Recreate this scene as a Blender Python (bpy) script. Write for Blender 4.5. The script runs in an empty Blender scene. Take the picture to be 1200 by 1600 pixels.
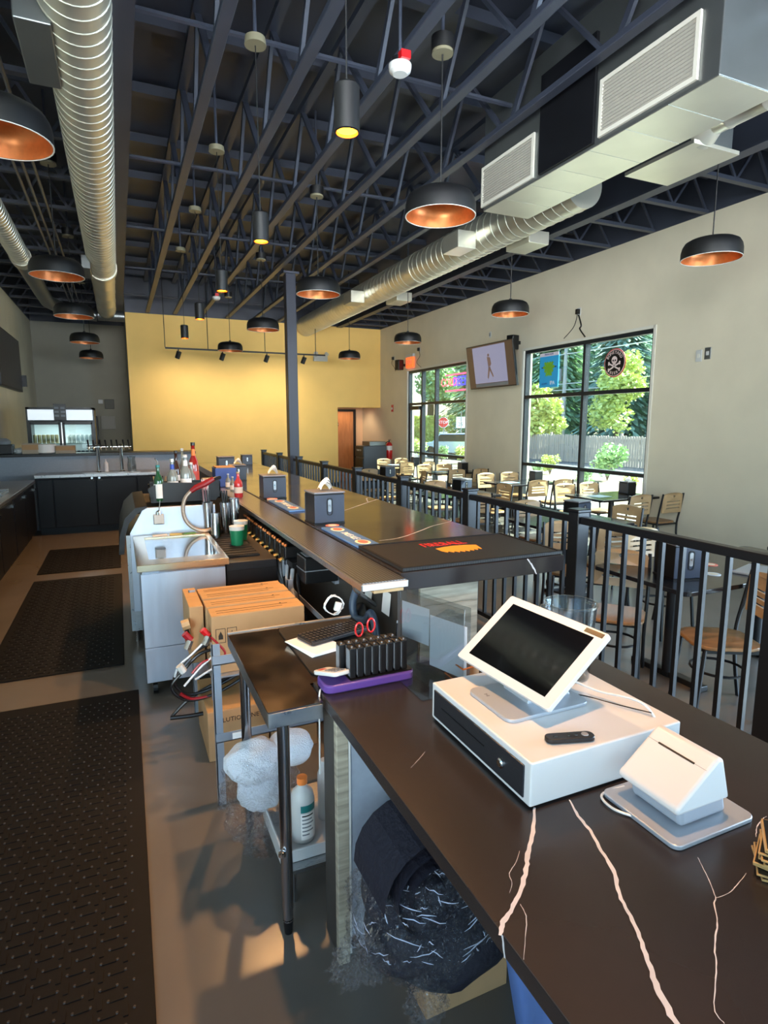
import bpy, bmesh, math, random
from mathutils import Vector, Matrix, noise
from mathutils.geometry import tessellate_polygon
random.seed(7)
PI = math.pi
SC = bpy.context.scene
COL = SC.collection

# ------------------------------------------------------------------ camera
FPX = 923.0; CX, CY = 600.0, 800.0; EYE = 1.8
PITCH = math.atan(140.0 / FPX)
YAW = math.atan(415.0 / math.hypot(FPX, 140.0))
cam_d = bpy.data.cameras.new('camera')
cam_d.sensor_fit = 'VERTICAL'; cam_d.sensor_height = 36.0
cam_d.lens = FPX * 36.0 / 1600.0
cam_d.clip_start = 0.05; cam_d.clip_end = 300
cam = bpy.data.objects.new('camera', cam_d); COL.objects.link(cam)
cam.location = (0, 0, EYE)
cam.rotation_euler = (PI / 2 - PITCH, 0, -YAW)
SC.camera = cam
FW = Vector((math.sin(YAW) * math.cos(PITCH), math.cos(YAW) * math.cos(PITCH), -math.sin(PITCH)))
RT = Vector((math.cos(YAW), -math.sin(YAW), 0)); UP = RT.cross(FW)
def ray(x, y): return FW + RT * ((x - CX) / FPX) - UP * ((y - CY) / FPX)
def zp(x, y, z): r = ray(x, y); return Vector((0, 0, EYE)) + r * ((z - EYE) / r.z)
def yp(x, y, Y): r = ray(x, y); return Vector((0, 0, EYE)) + r * (Y / r.y)
def xp(x, y, X): r = ray(x, y); return Vector((0, 0, EYE)) + r * (X / r.x)

# ------------------------------------------------------------------ world, sun, daylight, exposure
W = bpy.data.worlds.new('world'); SC.world = W; W.use_nodes = True
wn = W.node_tree.nodes; wl = W.node_tree.links; wn.clear()
sky = wn.new('ShaderNodeTexSky'); sky.sky_type = 'NISHITA'; sky.sun_disc = False
sky.sun_elevation = math.radians(48); sky.sun_rotation = math.radians(60); sky.air_density = 1.0; sky.dust_density = 2.0
bg = wn.new('ShaderNodeBackground'); bg.inputs[1].default_value = 0.5
wo = wn.new('ShaderNodeOutputWorld'); wl.new(sky.outputs[0], bg.inputs[0]); wl.new(bg.outputs[0], wo.inputs[0])
XLW = -1.95
def lamp(name, kind, loc, energy, color, **kw):
    d = bpy.data.lights.new(name, kind); d.energy = energy; d.color = color
    rot = kw.pop('rot', None); portal = kw.pop('portal', False); parent = kw.pop('parent', None)
    for k, v in kw.items(): setattr(d, k, v)
    if portal: d.cycles.is_portal = True
    o = bpy.data.objects.new(name, d); COL.objects.link(o); o.location = loc
    if rot: o.rotation_euler = rot
    if parent: o.parent = parent
    return o
# sun stands high beyond the right-hand windows
sd = Vector((-0.72, 0.18, -0.60)).normalized()
sun = lamp('sun', 'SUN', (20, -10, 25), 27.0, (1.0, .94, .84), angle=0.009)
sun.rotation_euler = sd.to_track_quat('-Z', 'Y').to_euler()
# daylight entering through the glazed front wall behind the viewer and the next window of the right wall
lamp('front_glazing_daylight', 'AREA', (2.3, -3.9, 1.7), 75, (.50, .72, 1.0), shape='RECTANGLE', size=8.0, size_y=3.0, rot=(PI / 2, 0, 0))
lamp('side_window_daylight', 'AREA', (6.95, -.65, 1.75), 380, (.56, .77, 1.0), shape='RECTANGLE', size=3.4, size_y=2.7, rot=(PI / 2, 0, PI / 2))
lamp('left_wall_fill', 'AREA', (XLW+.1, -1.0, 2.4), 75, (.92, .95, 1.0), shape='RECTANGLE', size=4.4, size_y=2.0, rot=Vector((.66, .78, .09)).to_track_quat('-Z', 'Z').to_euler(), spread=math.radians(62))  # added fill beam, aimed to brighten the right wall
lamp('front_upper_fill', 'AREA', (3.0, -3.9, 3.0), 50, (.94, .96, 1.0), shape='RECTANGLE', size=7.0, size_y=1.4, rot=Vector((.06, 1.0, .10)).to_track_quat('-Z', 'Z').to_euler(), spread=math.radians(36))  # added narrow fill beam for the yellow wall, trusses and ducts
lamp('portal', 'AREA', (7.05, 7.82, 1.7), 1, (1, 1, 1), shape='RECTANGLE', size=3.0, size_y=2.9, rot=(PI / 2, 0, PI / 2), portal=True)
lamp('portal', 'AREA', (7.05, 12.75, 1.65), 1, (1, 1, 1), shape='RECTANGLE', size=2.9, size_y=3.0, rot=(PI / 2, 0, PI / 2), portal=True)
vs = SC.view_settings
vs.view_transform = 'Standard'; vs.look = 'None'; vs.gamma = 1.0; vs.use_curve_mapping = False
vs.exposure = 1.0

# ------------------------------------------------------------------ materials
MATS = {}
def S(c):   # sRGB 0-255 -> linear
    return tuple(((v / 255) / 12.92 if v / 255 <= .04045 else ((v / 255 + .055) / 1.055) ** 2.4) for v in c)
def mat(name, rgb, rough=.5, metal=0.0, var=0.0, vscale=8.0, bump=0.0, bscale=40.0, stretch=None, rvar=0.0, emit=None, estr=1.0, coat=0.0, spec=None, var2=None, alpha=None, trans=0.0, sheen=0.0):
    if name in MATS: return MATS[name]
    m = bpy.data.materials.new(name); m.use_nodes = True; MATS[name] = m
    nt = m.node_tree; N = nt.nodes; L = nt.links; b = N['Principled BSDF']
    c = S(rgb); b.inputs['Base Color'].default_value = (*c, 1); b.inputs['Roughness'].default_value = rough; b.inputs['Metallic'].default_value = metal
    if coat: b.inputs['Coat Weight'].default_value = coat; b.inputs['Coat Roughness'].default_value = .08
    if spec is not None: b.inputs['Specular IOR Level'].default_value = spec
    if trans: b.inputs['Transmission Weight'].default_value = trans
    if sheen: b.inputs['Sheen Weight'].default_value = sheen
    if alpha is not None: b.inputs['Alpha'].default_value = alpha
    if emit: b.inputs['Emission Color'].default_value = (*S(emit), 1); b.inputs['Emission Strength'].default_value = estr
    tc = N.new('ShaderNodeTexCoord'); mp = N.new('ShaderNodeMapping'); L.new(tc.outputs['Object'], mp.inputs[0])
    if stretch: mp.inputs['Scale'].default_value = stretch
    if var or rvar:
        nz = N.new('ShaderNodeTexNoise'); nz.inputs['Scale'].default_value = vscale; nz.inputs['Detail'].default_value = 6
        L.new(mp.outputs[0], nz.inputs[0])
        if var:
            cr = N.new('ShaderNodeValToRGB'); L.new(nz.outputs[0], cr.inputs[0])
            lo = S(var2) if var2 else tuple(max(0, v * (1 - var)) for v in c)
            hi = c if var2 else tuple(min(1, v * (1 + var)) for v in c)
            cr.color_ramp.elements[0].position = .35; cr.color_ramp.elements[1].position = .65
            cr.color_ramp.elements[0].color = (*lo, 1); cr.color_ramp.elements[1].color = (*hi, 1)
            L.new(cr.outputs[0], b.inputs['Base Color'])
        if rvar:
            mr = N.new('ShaderNodeMapRange'); L.new(nz.outputs[0], mr.inputs[0])
            mr.inputs[1].default_value = .3; mr.inputs[2].default_value = .7
            mr.inputs[3].default_value = max(.02, rough - rvar); mr.inputs[4].default_value = rough + rvar
            L.new(mr.outputs[0], b.inputs['Roughness'])
    if bump:
        n2 = N.new('ShaderNodeTexNoise'); n2.inputs['Scale'].default_value = bscale; n2.inputs['Detail'].default_value = 3
        L.new(mp.outputs[0], n2.inputs[0])
        bp = N.new('ShaderNodeBump'); bp.inputs['Strength'].default_value = bump; bp.inputs['Distance'].default_value = .01
        L.new(n2.outputs[0], bp.inputs['Height']); L.new(bp.outputs[0], b.inputs['Normal'])
    return m
def glass(name, tint=(235, 245, 245), refl=.12, rough=0.0):
    if name in MATS: return MATS[name]
    m = bpy.data.materials.new(name); m.use_nodes = True; MATS[name] = m
    nt = m.node_tree; N = nt.nodes; L = nt.links; N.clear()
    o = N.new('ShaderNodeOutputMaterial'); mx = N.new('ShaderNodeMixShader'); t = N.new('ShaderNodeBsdfTransparent'); g = N.new('ShaderNodeBsdfGlossy')
    lw = N.new('ShaderNodeLayerWeight'); lw.inputs[0].default_value = .5
    pw = N.new('ShaderNodeMath'); pw.operation = 'POWER'; pw.inputs[1].default_value = 4.0; L.new(lw.outputs['Facing'], pw.inputs[0])
    ma = N.new('ShaderNodeMath'); ma.operation = 'MULTIPLY_ADD'; ma.inputs[1].default_value = .85; ma.inputs[2].default_value = refl*.4; ma.use_clamp = True; L.new(pw.outputs[0], ma.inputs[0])
    t.inputs[0].default_value = (*S(tint), 1); g.inputs['Roughness'].default_value = rough
    L.new(ma.outputs[0], mx.inputs[0]); L.new(t.outputs[0], mx.inputs[1]); L.new(g.outputs[0], mx.inputs[2]); L.new(mx.outputs[0], o.inputs[0])
    return m

wall_beige = mat('wall_beige', (216, 206, 184), .75, var=.03, vscale=2, bump=.05, bscale=120)
wall_grey = mat('wall_grey', (164, 159, 144), .8, var=.03, vscale=2)
wall_yellow = mat('wall_yellow', (248, 204, 118), .7, var=.03, vscale=1.5)
m_ceil = mat('deck_paint', (56, 60, 72), .45, var=.25, vscale=1.2)
m_truss = mat('truss_paint', (54, 59, 72), .42, var=.10, vscale=2)
m_black = mat('black_paint', (17, 18, 22), .4, var=.15, vscale=5)
m_railb = mat('rail_black', (13, 15, 20), .35)
m_matte = mat('lamp_black', (11, 11, 13), .5, var=.08)
m_copper = mat('copper_inside', (205, 118, 62), .35, metal=.55, var=.08, vscale=30)
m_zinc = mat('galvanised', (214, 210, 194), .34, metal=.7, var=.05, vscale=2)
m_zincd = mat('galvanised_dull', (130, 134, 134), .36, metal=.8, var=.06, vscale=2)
m_steel = mat('stainless', (176, 178, 184), .2, metal=1.0, var=.06, vscale=3, bump=.9, bscale=2.4, rvar=.05, stretch=(1.6, 1, .6))
m_sfront = mat('stainless_front', (205, 213, 228), .36, metal=.85, var=.10, vscale=2.2, bump=1.0, bscale=1.8, rvar=.08, stretch=(2.2, 1, .5))
m_steelb = mat('stainless_brushed', (175, 176, 178), .33, metal=1.0, var=.05, vscale=30, stretch=(1, 12, 1), rvar=.08)
m_chrome = mat('chrome', (215, 215, 215), .1, metal=1.0)
m_frame = mat('window_frame_dark', (44, 47, 52), .35, metal=.4)
m_reveal = mat('window_reveal', (214, 210, 198), .7)
m_wood = mat('chair_wood', (180, 148, 108), .38, var=.12, vscale=5, stretch=(1, 6, 1))
m_woodd = mat('chair_wood_seat', (150, 112, 74), .3, var=.18, vscale=5, stretch=(5, 1, 1))
m_white = mat('white_plastic', (196, 196, 194), .35)
m_gloss = mat('white_gloss', (196, 196, 196), .3)
m_card = mat('cardboard', (170, 134, 96), .85, var=.06, vscale=6)
m_cardt = mat('cardboard_top', (186, 146, 98), .85, var=.05, vscale=6)
m_pane = glass('window_glass', (226, 240, 238), .10)
m_acryl = glass('clear_acrylic', (232, 236, 238), .22)
m_dark = mat('near_black', (14, 14, 16), .35)
m_rubber = mat('black_rubber', (16, 15, 16), .6, spec=.3, var=.1, bump=.2, bscale=200)
m_paper = mat('white_paper', (232, 230, 228), .8)
m_red = mat('red_gloss', (196, 22, 26), .3, coat=.4)
m_gray = mat('grey_plastic', (120, 124, 130), .5)
m_ink = mat('printed_ink', (40, 32, 26), .8)

def brick_lines(): pass

# floor: polished concrete
m_floor = mat('polished_concrete', (104, 98, 92), .25, var=.08, vscale=1.2)
# dark quartz: base plus hairline flecks; the big white veins are inlaid geometry
m_quartz = mat('dark_quartz', (48, 42, 40), .13, var=.22, vscale=2.2, rvar=.04, var2=(38, 35, 36))
m_quartzn = mat('dark_quartz_near', (44, 38, 37), .27, var=.22, vscale=2.2, var2=(34, 31, 32))
m_vein = mat('quartz_vein', (196, 192, 194), .25, var=.08, vscale=20)
m_lam = mat('laminate_cool', (136, 146, 160), .5, var=.04, vscale=40)
m_oakgrey = mat('grey_oak', (148, 140, 124), .6, var=.3, vscale=3.5, stretch=(1.2, 1, 14), bump=.1, bscale=12)
m_darkpanel = mat('dark_panel', (62, 58, 54), .55, var=.1)

# ------------------------------------------------------------------ mesh helper
class MB:
    def __init__(s): s.v = []; s.f = []; s.mi = []; s.cur = 0
    def quad(s, a, b, c, d): i = len(s.v); s.v += [tuple(a), tuple(b), tuple(c), tuple(d)]; s.f.append((i, i+1, i+2, i+3)); s.mi.append(s.cur); return s
    def box(s, x0, x1, y0, y1, z0, z1):
        x0, x1 = sorted((x0, x1)); y0, y1 = sorted((y0, y1)); z0, z1 = sorted((z0, z1))
        i = len(s.v)
        s.v += [(x, y, z) for z in (z0, z1) for y in (y0, y1) for x in (x0, x1)]
        for f in ((0,2,3,1),(4,5,7,6),(0,1,5,4),(2,6,7,3),(0,4,6,2),(1,3,7,5)): s.f.append(tuple(i+k for k in f)); s.mi.append(s.cur)
        return s
    def bar(s, p, q, w, h, up=(0, 0, 1)):      # rectangular bar from p to q
        p = Vector(p); q = Vector(q); d = (q - p).normalized(); u = Vector(up)
        if abs(d.dot(u)) > .99: u = Vector((0, 1, 0))
        r = d.cross(u).normalized(); u = r.cross(d)
        i = len(s.v)
        for c in (p, q):
            for a, b in ((-1,-1),(1,-1),(1,1),(-1,1)): s.v.append(tuple(c + r * (a*w/2) + u * (b*h/2)))
        for f in ((0,1,2,3),(7,6,5,4),(0,4,5,1),(1,5,6,2),(2,6,7,3),(3,7,4,0)): s.f.append(tuple(i+k for k in f)); s.mi.append(s.cur)
        return s
    def tube(s, pts, r, n=8, cap=True, rs=None):
        pts = [Vector(p) for p in pts]; rings = []; prev = None
        for k, p in enumerate(pts):
            d = (pts[min(k+1, len(pts)-1)] - pts[max(k-1, 0)])
            d = d.normalized() if d.length > 1e-9 else Vector((0, 0, 1))
            if prev is None: u = Vector((0, 0, 1)) if abs(d.z) < .9 else Vector((0, 1, 0))
            else: u = prev
            a = (u - d * u.dot(d)).normalized(); prev = a; b = d.cross(a)
            rr = rs[k] if rs else r
            i = len(s.v); rings.append(i)
            for j in range(n): t = 2*PI*j/n; s.v.append(tuple(p + a*(rr*math.cos(t)) + b*(rr*math.sin(t))))
        for k in range(len(pts)-1):
            for j in range(n): s.f.append((rings[k]+j, rings[k]+(j+1)%n, rings[k+1]+(j+1)%n, rings[k+1]+j)); s.mi.append(s.cur)
        if cap:
            s.f.append(tuple(rings[0]+j for j in reversed(range(n)))); s.mi.append(s.cur)
            s.f.append(tuple(rings[-1]+j for j in range(n))); s.mi.append(s.cur)
        return s
    def cyl(s, p, q, r, n=16, r2=None): return s.tube([p, q], r, n, rs=[r, r if r2 is None else r2])
    def lathe(s, c, prof, n=24, cap0=True, cap1=True):   # prof: list (r, z)
        c = Vector(c); rings = []
        for r, z in prof:
            i = len(s.v); rings.append(i)
            for j in range(n): t = 2*PI*j/n; s.v.append((c.x + r*math.cos(t), c.y + r*math.sin(t), c.z + z))
        for k in range(len(prof)-1):
            for j in range(n): s.f.append((rings[k]+j, rings[k]+(j+1)%n, rings[k+1]+(j+1)%n, rings[k+1]+j)); s.mi.append(s.cur)
        if cap0: s.f.append(tuple(rings[0]+j for j in reversed(range(n)))); s.mi.append(s.cur)
        if cap1: s.f.append(tuple(rings[-1]+j for j in range(n))); s.mi.append(s.cur)
        return s
    def prism(s, poly, h, axis='z', at=0.0):    # convex/any polygon extruded; poly 2-D
        def P(u, v, w): return {'z': (u, v, w), 'y': (u, w, v), 'x': (w, u, v)}[axis]
        n = len(poly); i = len(s.v)
        for w in (at, at + h):
            for u, v in poly: s.v.append(P(u, v, w))
        s.f.append(tuple(i+k for k in reversed(range(n)))); s.f.append(tuple(i+n+k for k in range(n))); s.mi += [s.cur]*2
        for k in range(n): s.f.append((i+k, i+(k+1)%n, i+n+(k+1)%n, i+n+k)); s.mi.append(s.cur)
        return s
    def plate(s, outer, holes, t, axis='y', at=0.0):   # polygon with holes, extruded
        loops = [outer] + holes
        flat = [p for l in loops for p in l]
        tris = tessellate_polygon([[Vector((u, v, 0)) for u, v in l] for l in loops])
        def P(u, v, w): return {'z': (u, v, w), 'y': (u, w, v), 'x': (w, u, v)}[axis]
        i = len(s.v); n = len(flat)
        for w in (at, at + t):
            for u, v in flat: s.v.append(P(u, v, w))
        for a, b, c in tris: s.f.append((i+a, i+b, i+c)); s.f.append((i+n+c, i+n+b, i+n+a)); s.mi += [s.cur]*2
        o = 0
        for l in loops:
            m = len(l)
            for k in range(m): s.f.append((i+o+k, i+o+(k+1)%m, i+n+o+(k+1)%m, i+n+o+k)); s.mi.append(s.cur)
            o += m
        return s
    def xf(s, M, start=0):
        s.v[start:] = [tuple(M @ Vector(p)) for p in s.v[start:]]; return s
    def fn(s, f): s.v = [tuple(f(*p)) for p in s.v]; return s
    def build(s, name, m, parent=None, smooth=False, bevel=0.0, ang=35, origin=True, world=False, kind=None, seg=2, fixn=True):
        me = bpy.data.meshes.new(name)
        off = Vector((0, 0, 0))
        if world and parent is not None:
            r = parent; off = Vector((0, 0, 0))
            while r is not None: off += r.location; r = r.parent
            s.v = [(a-off.x, b-off.y, c-off.z) for a, b, c in s.v]
        o0 = Vector((0, 0, 0))
        if origin and s.v:
            xs, ys, zs = zip(*s.v)
            o0 = Vector(((min(xs)+max(xs))/2, (min(ys)+max(ys))/2, min(zs)))
            vv = [(a-o0.x, b-o0.y, c-o0.z) for a, b, c in s.v]
        else: vv = s.v
        me.from_pydata(vv, [], s.f); me.update()
        for mm in (m if isinstance(m, (list, tuple)) else [m]): me.materials.append(mm)
        if any(s.mi):
            for p, k in zip(me.polygons, s.mi): p.material_index = k
        if fixn:
            bm = bmesh.new(); bm.from_mesh(me); bmesh.ops.recalc_face_normals(bm, faces=bm.faces); bm.to_mesh(me); bm.free()
        if smooth:
            me.shade_smooth(); me.set_sharp_from_angle(angle=math.radians(ang))
        o = bpy.data.objects.new(name, me); COL.objects.link(o); o.location = o0
        if parent is not None: o.parent = parent
        if bevel:
            bv = o.modifiers.new('bevel', 'BEVEL'); bv.width = bevel; bv.segments = seg; bv.limit_method = 'ANGLE'; bv.angle_limit = math.radians(40)
            bv.harden_normals = False
        if kind: o['kind'] = kind
        return o
def tag(o, label, cat, group=None, kind=None):
    o['label'] = label; o['category'] = cat
    if group: o['group'] = group
    if kind: o['kind'] = kind
    return o
def thing(name, label, cat, loc=(0, 0, 0), rz=0.0, group=None):
    o = bpy.data.objects.new(name, None); COL.objects.link(o); o.location = loc; o.rotation_euler = (0, 0, rz)
    o.empty_display_size = .1
    return tag(o, label, cat, group)
CH = {}
def kids(o): return [c for c in bpy.data.objects if c.parent is o]
def dup(o, loc=None, rz=None, label=None, group=None):
    def cp(s, par, lvl):
        c = s.copy(); COL.objects.link(c); c.parent = par
        for k in KID(s): cp(k, c, lvl+1)
        return c
    c = cp(o, None, 0)
    if loc is not None: c.location = loc
    if rz is not None: c.rotation_euler = (0, 0, rz)
    if label: c['label'] = label
    if group: c['group'] = group
    return c
def KID(o):
    k = o.name
    if k not in CH: CH[k] = kids(o)
    return CH[k]
def struct(o): o['kind'] = 'structure'; return o
FONT = None
def text(body, size, m, parent, loc, rot, name='lettering', extr=.0008, align='CENTER', sx=1.0, space=1.0):
    cu = bpy.data.curves.new('t', 'FONT'); cu.body = body; cu.size = size; cu.align_x = align; cu.align_y = 'CENTER'; cu.extrude = extr
    cu.space_character = space; cu.resolution_u = 2
    to = bpy.data.objects.new('t', cu); COL.objects.link(to)
    dg = bpy.context.evaluated_depsgraph_get(); me = bpy.data.meshes.new_from_object(to.evaluated_get(dg))
    bpy.data.objects.remove(to); bpy.data.curves.remove(cu)
    me.materials.clear(); me.materials.append(m); me.name = name
    o = bpy.data.objects.new(name, me); COL.objects.link(o); o.parent = parent; o.location = loc; o.rotation_euler = rot; o.scale = (sx, 1, 1)
    return o
def rrect(x0, x1, y0, y1, r, n=5):
    pts = []
    for cx, cy, a in ((x1-r, y1-r, 0), (x0+r, y1-r, PI/2), (x0+r, y0+r, PI), (x1-r, y0+r, 1.5*PI)):
        for k in range(n+1): t = a + PI/2*k/n; pts.append((cx + r*math.cos(t), cy + r*math.sin(t)))
    return pts
def circ(cx, cy, r, n=16, ry=None): return [(cx + r*math.cos(2*PI*k/n), cy + (ry or r)*math.sin(2*PI*k/n)) for k in range(n)]
def bez(ps, n=16):
    # Catmull-Rom through points
    ps = [Vector(p) for p in ps]; out = []
    for i in range(len(ps)-1):
        p0 = ps[max(i-1, 0)]; p1 = ps[i]; p2 = ps[i+1]; p3 = ps[min(i+2, len(ps)-1)]
        for k in range(n):
            t = k/n; out.append(.5*((2*p1) + (p2-p0)*t + (2*p0-5*p1+4*p2-p3)*t*t + (3*p1-p0-3*p2+p3)*t**3))
    out.append(ps[-1]); return out

# ================================================================== SETTING
XR, XL, YB, YF, YG = 7.0, -1.95, 16.0, -4.0, 18.3
ZC = 5.3
struct(MB().box(XL-.2, XR+.2, YF-.2, YG+.2, -.12, 0).build('floor', m_floor, origin=False))
def wall_holes(name, m, axis, at, t, u0, u1, z0, z1, holes):
    mb = MB()
    mb.plate([(u0, z0), (u1, z0), (u1, z1), (u0, z1)], [[(a, c), (b, c), (b, d), (a, d)] for a, b, c, d in holes], t, axis=axis, at=at)
    return struct(mb.build(name, m, origin=False))
W2 = (6.33, 9.31, .22, 3.13); W1 = (11.3, 14.22, .02, 3.13); W3 = (-2.2, .9, .22, 3.13)
wall_holes('wall_right', wall_beige, 'x', XR, .2, YF, YG, 0, ZC, [W1, W2, W3])
wall_holes('wall_left', wall_beige, 'x', XL-.2, .2, YF, YG, 0, ZC, [(-3.4, -1.1, .9, 3.5), (-.9, 1.4, .9, 3.5)])
for i, (a, b) in enumerate(((-3.4, -1.1), (-.9, 1.4))): struct(MB().box(XL-.12, XL-.11, a, b, .9, 3.5).build('window_%d' % (i+10), m_pane, origin=False))  # unseen panes, added to go with the fill lamp on this side
struct(MB().box(XL, .3, YG, YG+.2, 0, ZC).build('wall_back_left', wall_grey, origin=False))
# yellow wall with the opening at its right end
NX = 5.68; NZ = 2.22
struct(MB().plate([(.3, 0), (NX, 0), (NX, NZ), (XR, NZ), (XR, ZC), (.3, ZC)], [], .2, axis='y', at=YB).build('wall_back', wall_yellow, origin=False))
struct(MB().box(.3, .42, YB+.2, YG, 0, ZC).build('wall_return', wall_grey, origin=False))
m_niche = mat('niche_wall', (226, 188, 150), .7)
struct(MB().box(5.48, XR+.2, 17.4, 17.5, 0, 2.6).build('wall_niche_back', m_niche, origin=False))
struct(MB().box(5.48, 5.56, YB+.2, 17.4, 0, 2.6).build('wall_niche_side', m_niche, origin=False))
struct(MB().box(5.48, XR, YB+.2, 17.5, 2.6, 2.7).build('ceiling_niche', m_niche, origin=False))
lamp('niche_downlight', 'SPOT', (6.3, 16.8, 2.55), 28, (1, .72, .45), spot_size=2.2, spot_blend=.6, shadow_soft_size=.08)
struct(MB().box(XL-.2, XR+.2, YF-.2, YG+.2, ZC, ZC+.1).build('ceiling', m_ceil, origin=False))
# glazed front wall behind the viewer
hs = [(XL+.25+i*1.48, XL+.25+i*1.48+1.4, .1, 3.3) for i in range(6)]
wall_holes('wall_front', wall_beige, 'y', YF-.2, .2, XL, XR, 0, ZC, hs)
for i, (a, b, c, d) in enumerate(hs):
    struct(MB().box(a, b, YF-.12, YF-.11, c, d).build('window_%d' % (i+4), m_pane, origin=False))
# windows of the right wall
def bars(mb, y0, y1, z0, z1, vs_, hs_, w=.055, d=.10, x=XR+.02):
    mb.box(x, x+d, y0, y0+w, z0, z1); mb.box(x, x+d, y1-w, y1, z0, z1)
    mb.box(x, x+d, y0+w, y1-w, z1-w*1.3, z1); mb.box(x, x+d, y0+w, y1-w, z0, z0+w)
    for v in vs_: mb.box(x, x+d, v-w/2, v+w/2, z0+w, z1-w*1.3)
    return mb
def window(nm, y0, y1, z0, z1, vs_, hs_):
    root = bpy.data.objects.new(nm, None); COL.objects.link(root); root.location = (XR, (y0+y1)/2, z0); struct(root)
    bars(MB(), y0, y1, z0, z1, vs_, hs_).build('window_frame', m_frame, root, world=True)
    ys = [y0] + list(vs_) + [y1]
    for (za, segs) in hs_:
        for k in segs:
            MB().box(XR+.02, XR+.12, ys[k]+.03, ys[k+1]-.03, za-.03, za+.03).build('transom', m_frame, root, world=True)
    for k in range(len(ys)-1):
        MB().box(XR+.065, XR+.071, ys[k]+.03, ys[k+1]-.03, z0+.03, z1-.05).build('pane', m_pane, root, world=True)
    rv = MB(); e = .004
    rv.box(XR-.015, XR+.02, y0-.03, y0+.012, z0-.0, z1+.03); rv.box(XR-.015, XR+.02, y1-.012, y1+.03, z0, z1+.03); rv.box(XR-.015, XR+.02, y0, y1, z1-.012, z1+.03)
    rv.build('window_trim', m_reveal, root, world=True)
    return root
w2 = window('window_1', *W2, [7.74], [(2.27, (0, 1)), (1.02, (0, 1))])
w1 = window('window_2', *W1, [12.76, 13.45], [(2.27, (0, 1, 2)), (1.02, (0, 1))])
w3 = window('window_3', *W3, [-.65], [(2.27, (0, 1)), (1.02, (0, 1))])
# entrance door leaf set in the left bay of window_2
dr = bpy.data.objects.new('door_1', None); COL.objects.link(dr); dr.location = (XR, 13.83, 0); struct(dr)
mb = MB(); X0 = XR+.03
mb.box(X0, X0+.05, 13.48, 13.56, .02, 2.22).box(X0, X0+.05, 14.10, 14.18, .02, 2.22).box(X0, X0+.05, 13.56, 14.10, 2.12, 2.22).box(X0, X0+.05, 13.56, 14.10, .02, .25)
mb.build('door_frame', m_frame, dr, world=True)
MB().box(X0-.07, X0-.01, 13.5, 13.9, 2.12, 2.2).build('door_closer', m_dark, dr, world=True)
MB().box(X0-.05, X0-.02, 13.58, 14.08, 1.02, 1.05).build('push_bar', m_frame, dr, world=True)
# restroom door in the niche
m_door = mat('door_wood', (176, 118, 72), .5, var=.12, vscale=3, stretch=(6, 6, 1))
dd = bpy.data.objects.new('door_2', None); COL.objects.link(dd); dd.location = (6.25, 17.38, 0); struct(dd)
MB().box(5.75, 6.66, 17.34, 17.39, 0, 2.13).build('door_leaf', m_door, dd, world=True)
MB().box(6.66, 6.74, 17.32, 17.39, 0, 2.2).box(5.68, 5.75, 17.32, 17.39, 0, 2.2).box(5.75, 6.66, 17.32, 17.39, 2.13, 2.2).build('door_frame', m_dark, dd, world=True)
MB().box(5.93, 6.17, 17.325, 17.335, 1.68, 1.80).build('door_sign', m_dark, dd, world=True)
text('RESTROOM', .045, m_white, dd, (6.05-6.25, -.06, 1.74), (PI/2, 0, 0))
# baseboards
m_base = mat('baseboard_black', (30, 30, 32), .5)
struct(MB().box(XR-.015, XR, W2[1]+.02, W1[0]-.02, 0, .1).build('baseboard_right', m_base, origin=False))
struct(MB().box(XR-.015, XR, W3[1]+.05, W2[0]-.05, 0, .1).build('baseboard_right', m_base, origin=False))
struct(MB().box(.42, NX, YB-.015, YB, 0, .1).build('baseboard_back', m_base, origin=False))

# everything above the joist seats is painted out dark
struct(MB().box(XR-.012, XR, YF, YG, 4.42, ZC).build('trim_1', m_ceil, origin=False)); struct(MB().box(XL, XL+.012, YF, YG, 4.42, ZC).build('trim_2', m_ceil, origin=False))
struct(MB().box(.3, XR-.02, YB-.012, YB, 4.42, ZC).build('trim_3', m_ceil, origin=False)); struct(MB().box(XL+.02, .3, YG-.012, YG, 4.42, ZC).build('trim_4', m_ceil, origin=False))
# ------------------------------------------------------------------ roof steel
def girder(x, lab):
    t = thing('roof_beam', lab, 'beam', (x, 6, 4.38))
    MB().box(x-.075, x+.075, YF+.1, 15.9, 4.38, 4.41).box(x-.012, x+.012, YF+.1, 15.9, 4.41, 4.95).box(x-.075, x+.075, YF+.1, 15.9, 4.95, 4.98).build('flange', m_truss, t, world=True)
    return t
girder(.18, 'long dark roof beam running beside the large left spiral duct')
girder(5.72, 'long dark roof beam running beside the right spiral duct, carrying the short joists')
# lengthwise trusses
TX = [.80, 1.42, 2.04, 2.68, 3.34, 4.0]
TL = ['nearest the left roof beam', 'second from the left roof beam', 'third from the left roof beam, over the bar', 'fourth from the left roof beam, over the bar', 'above the black column', 'beside the large grilled duct']
def truss(x, lab):
    t = thing('roof_truss', 'long dark steel roof truss ' + lab, 'truss', (x, 0, 4.4))
    y0, y1 = YF+.3, 15.75
    MB().box(-.045, .045, y0, y1, 0, .05).build('bottom_chord', m_truss, t, bevel=.006, seg=1)
    MB().box(-.045, .045, y0, y1, .72, .78).build('top_chord', m_truss, t)
    w = MB().bar((0, 0, .04), (0, .62, .73), .028, .055, up=(1, 0, 0)).build('web_member', m_truss, t)
    w.location = (0, y0+.31, .04)
    w2_ = MB().bar((0, .62, .73), (0, 1.06, .04), .055, .03, up=(1, 0, 0)).build('web_member', m_truss, t); w2_.location = (0, y0+.84, .04)
    n = int((y1-y0)/1.24); k = 1
    while y0 + 1.24*k + 1.1 < y1:
        for s_ in (w, w2_):
            c = s_.copy(); COL.objects.link(c); c.parent = t; c.location.y = s_.location.y + 1.24*k
        k += 1
    return t
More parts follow.
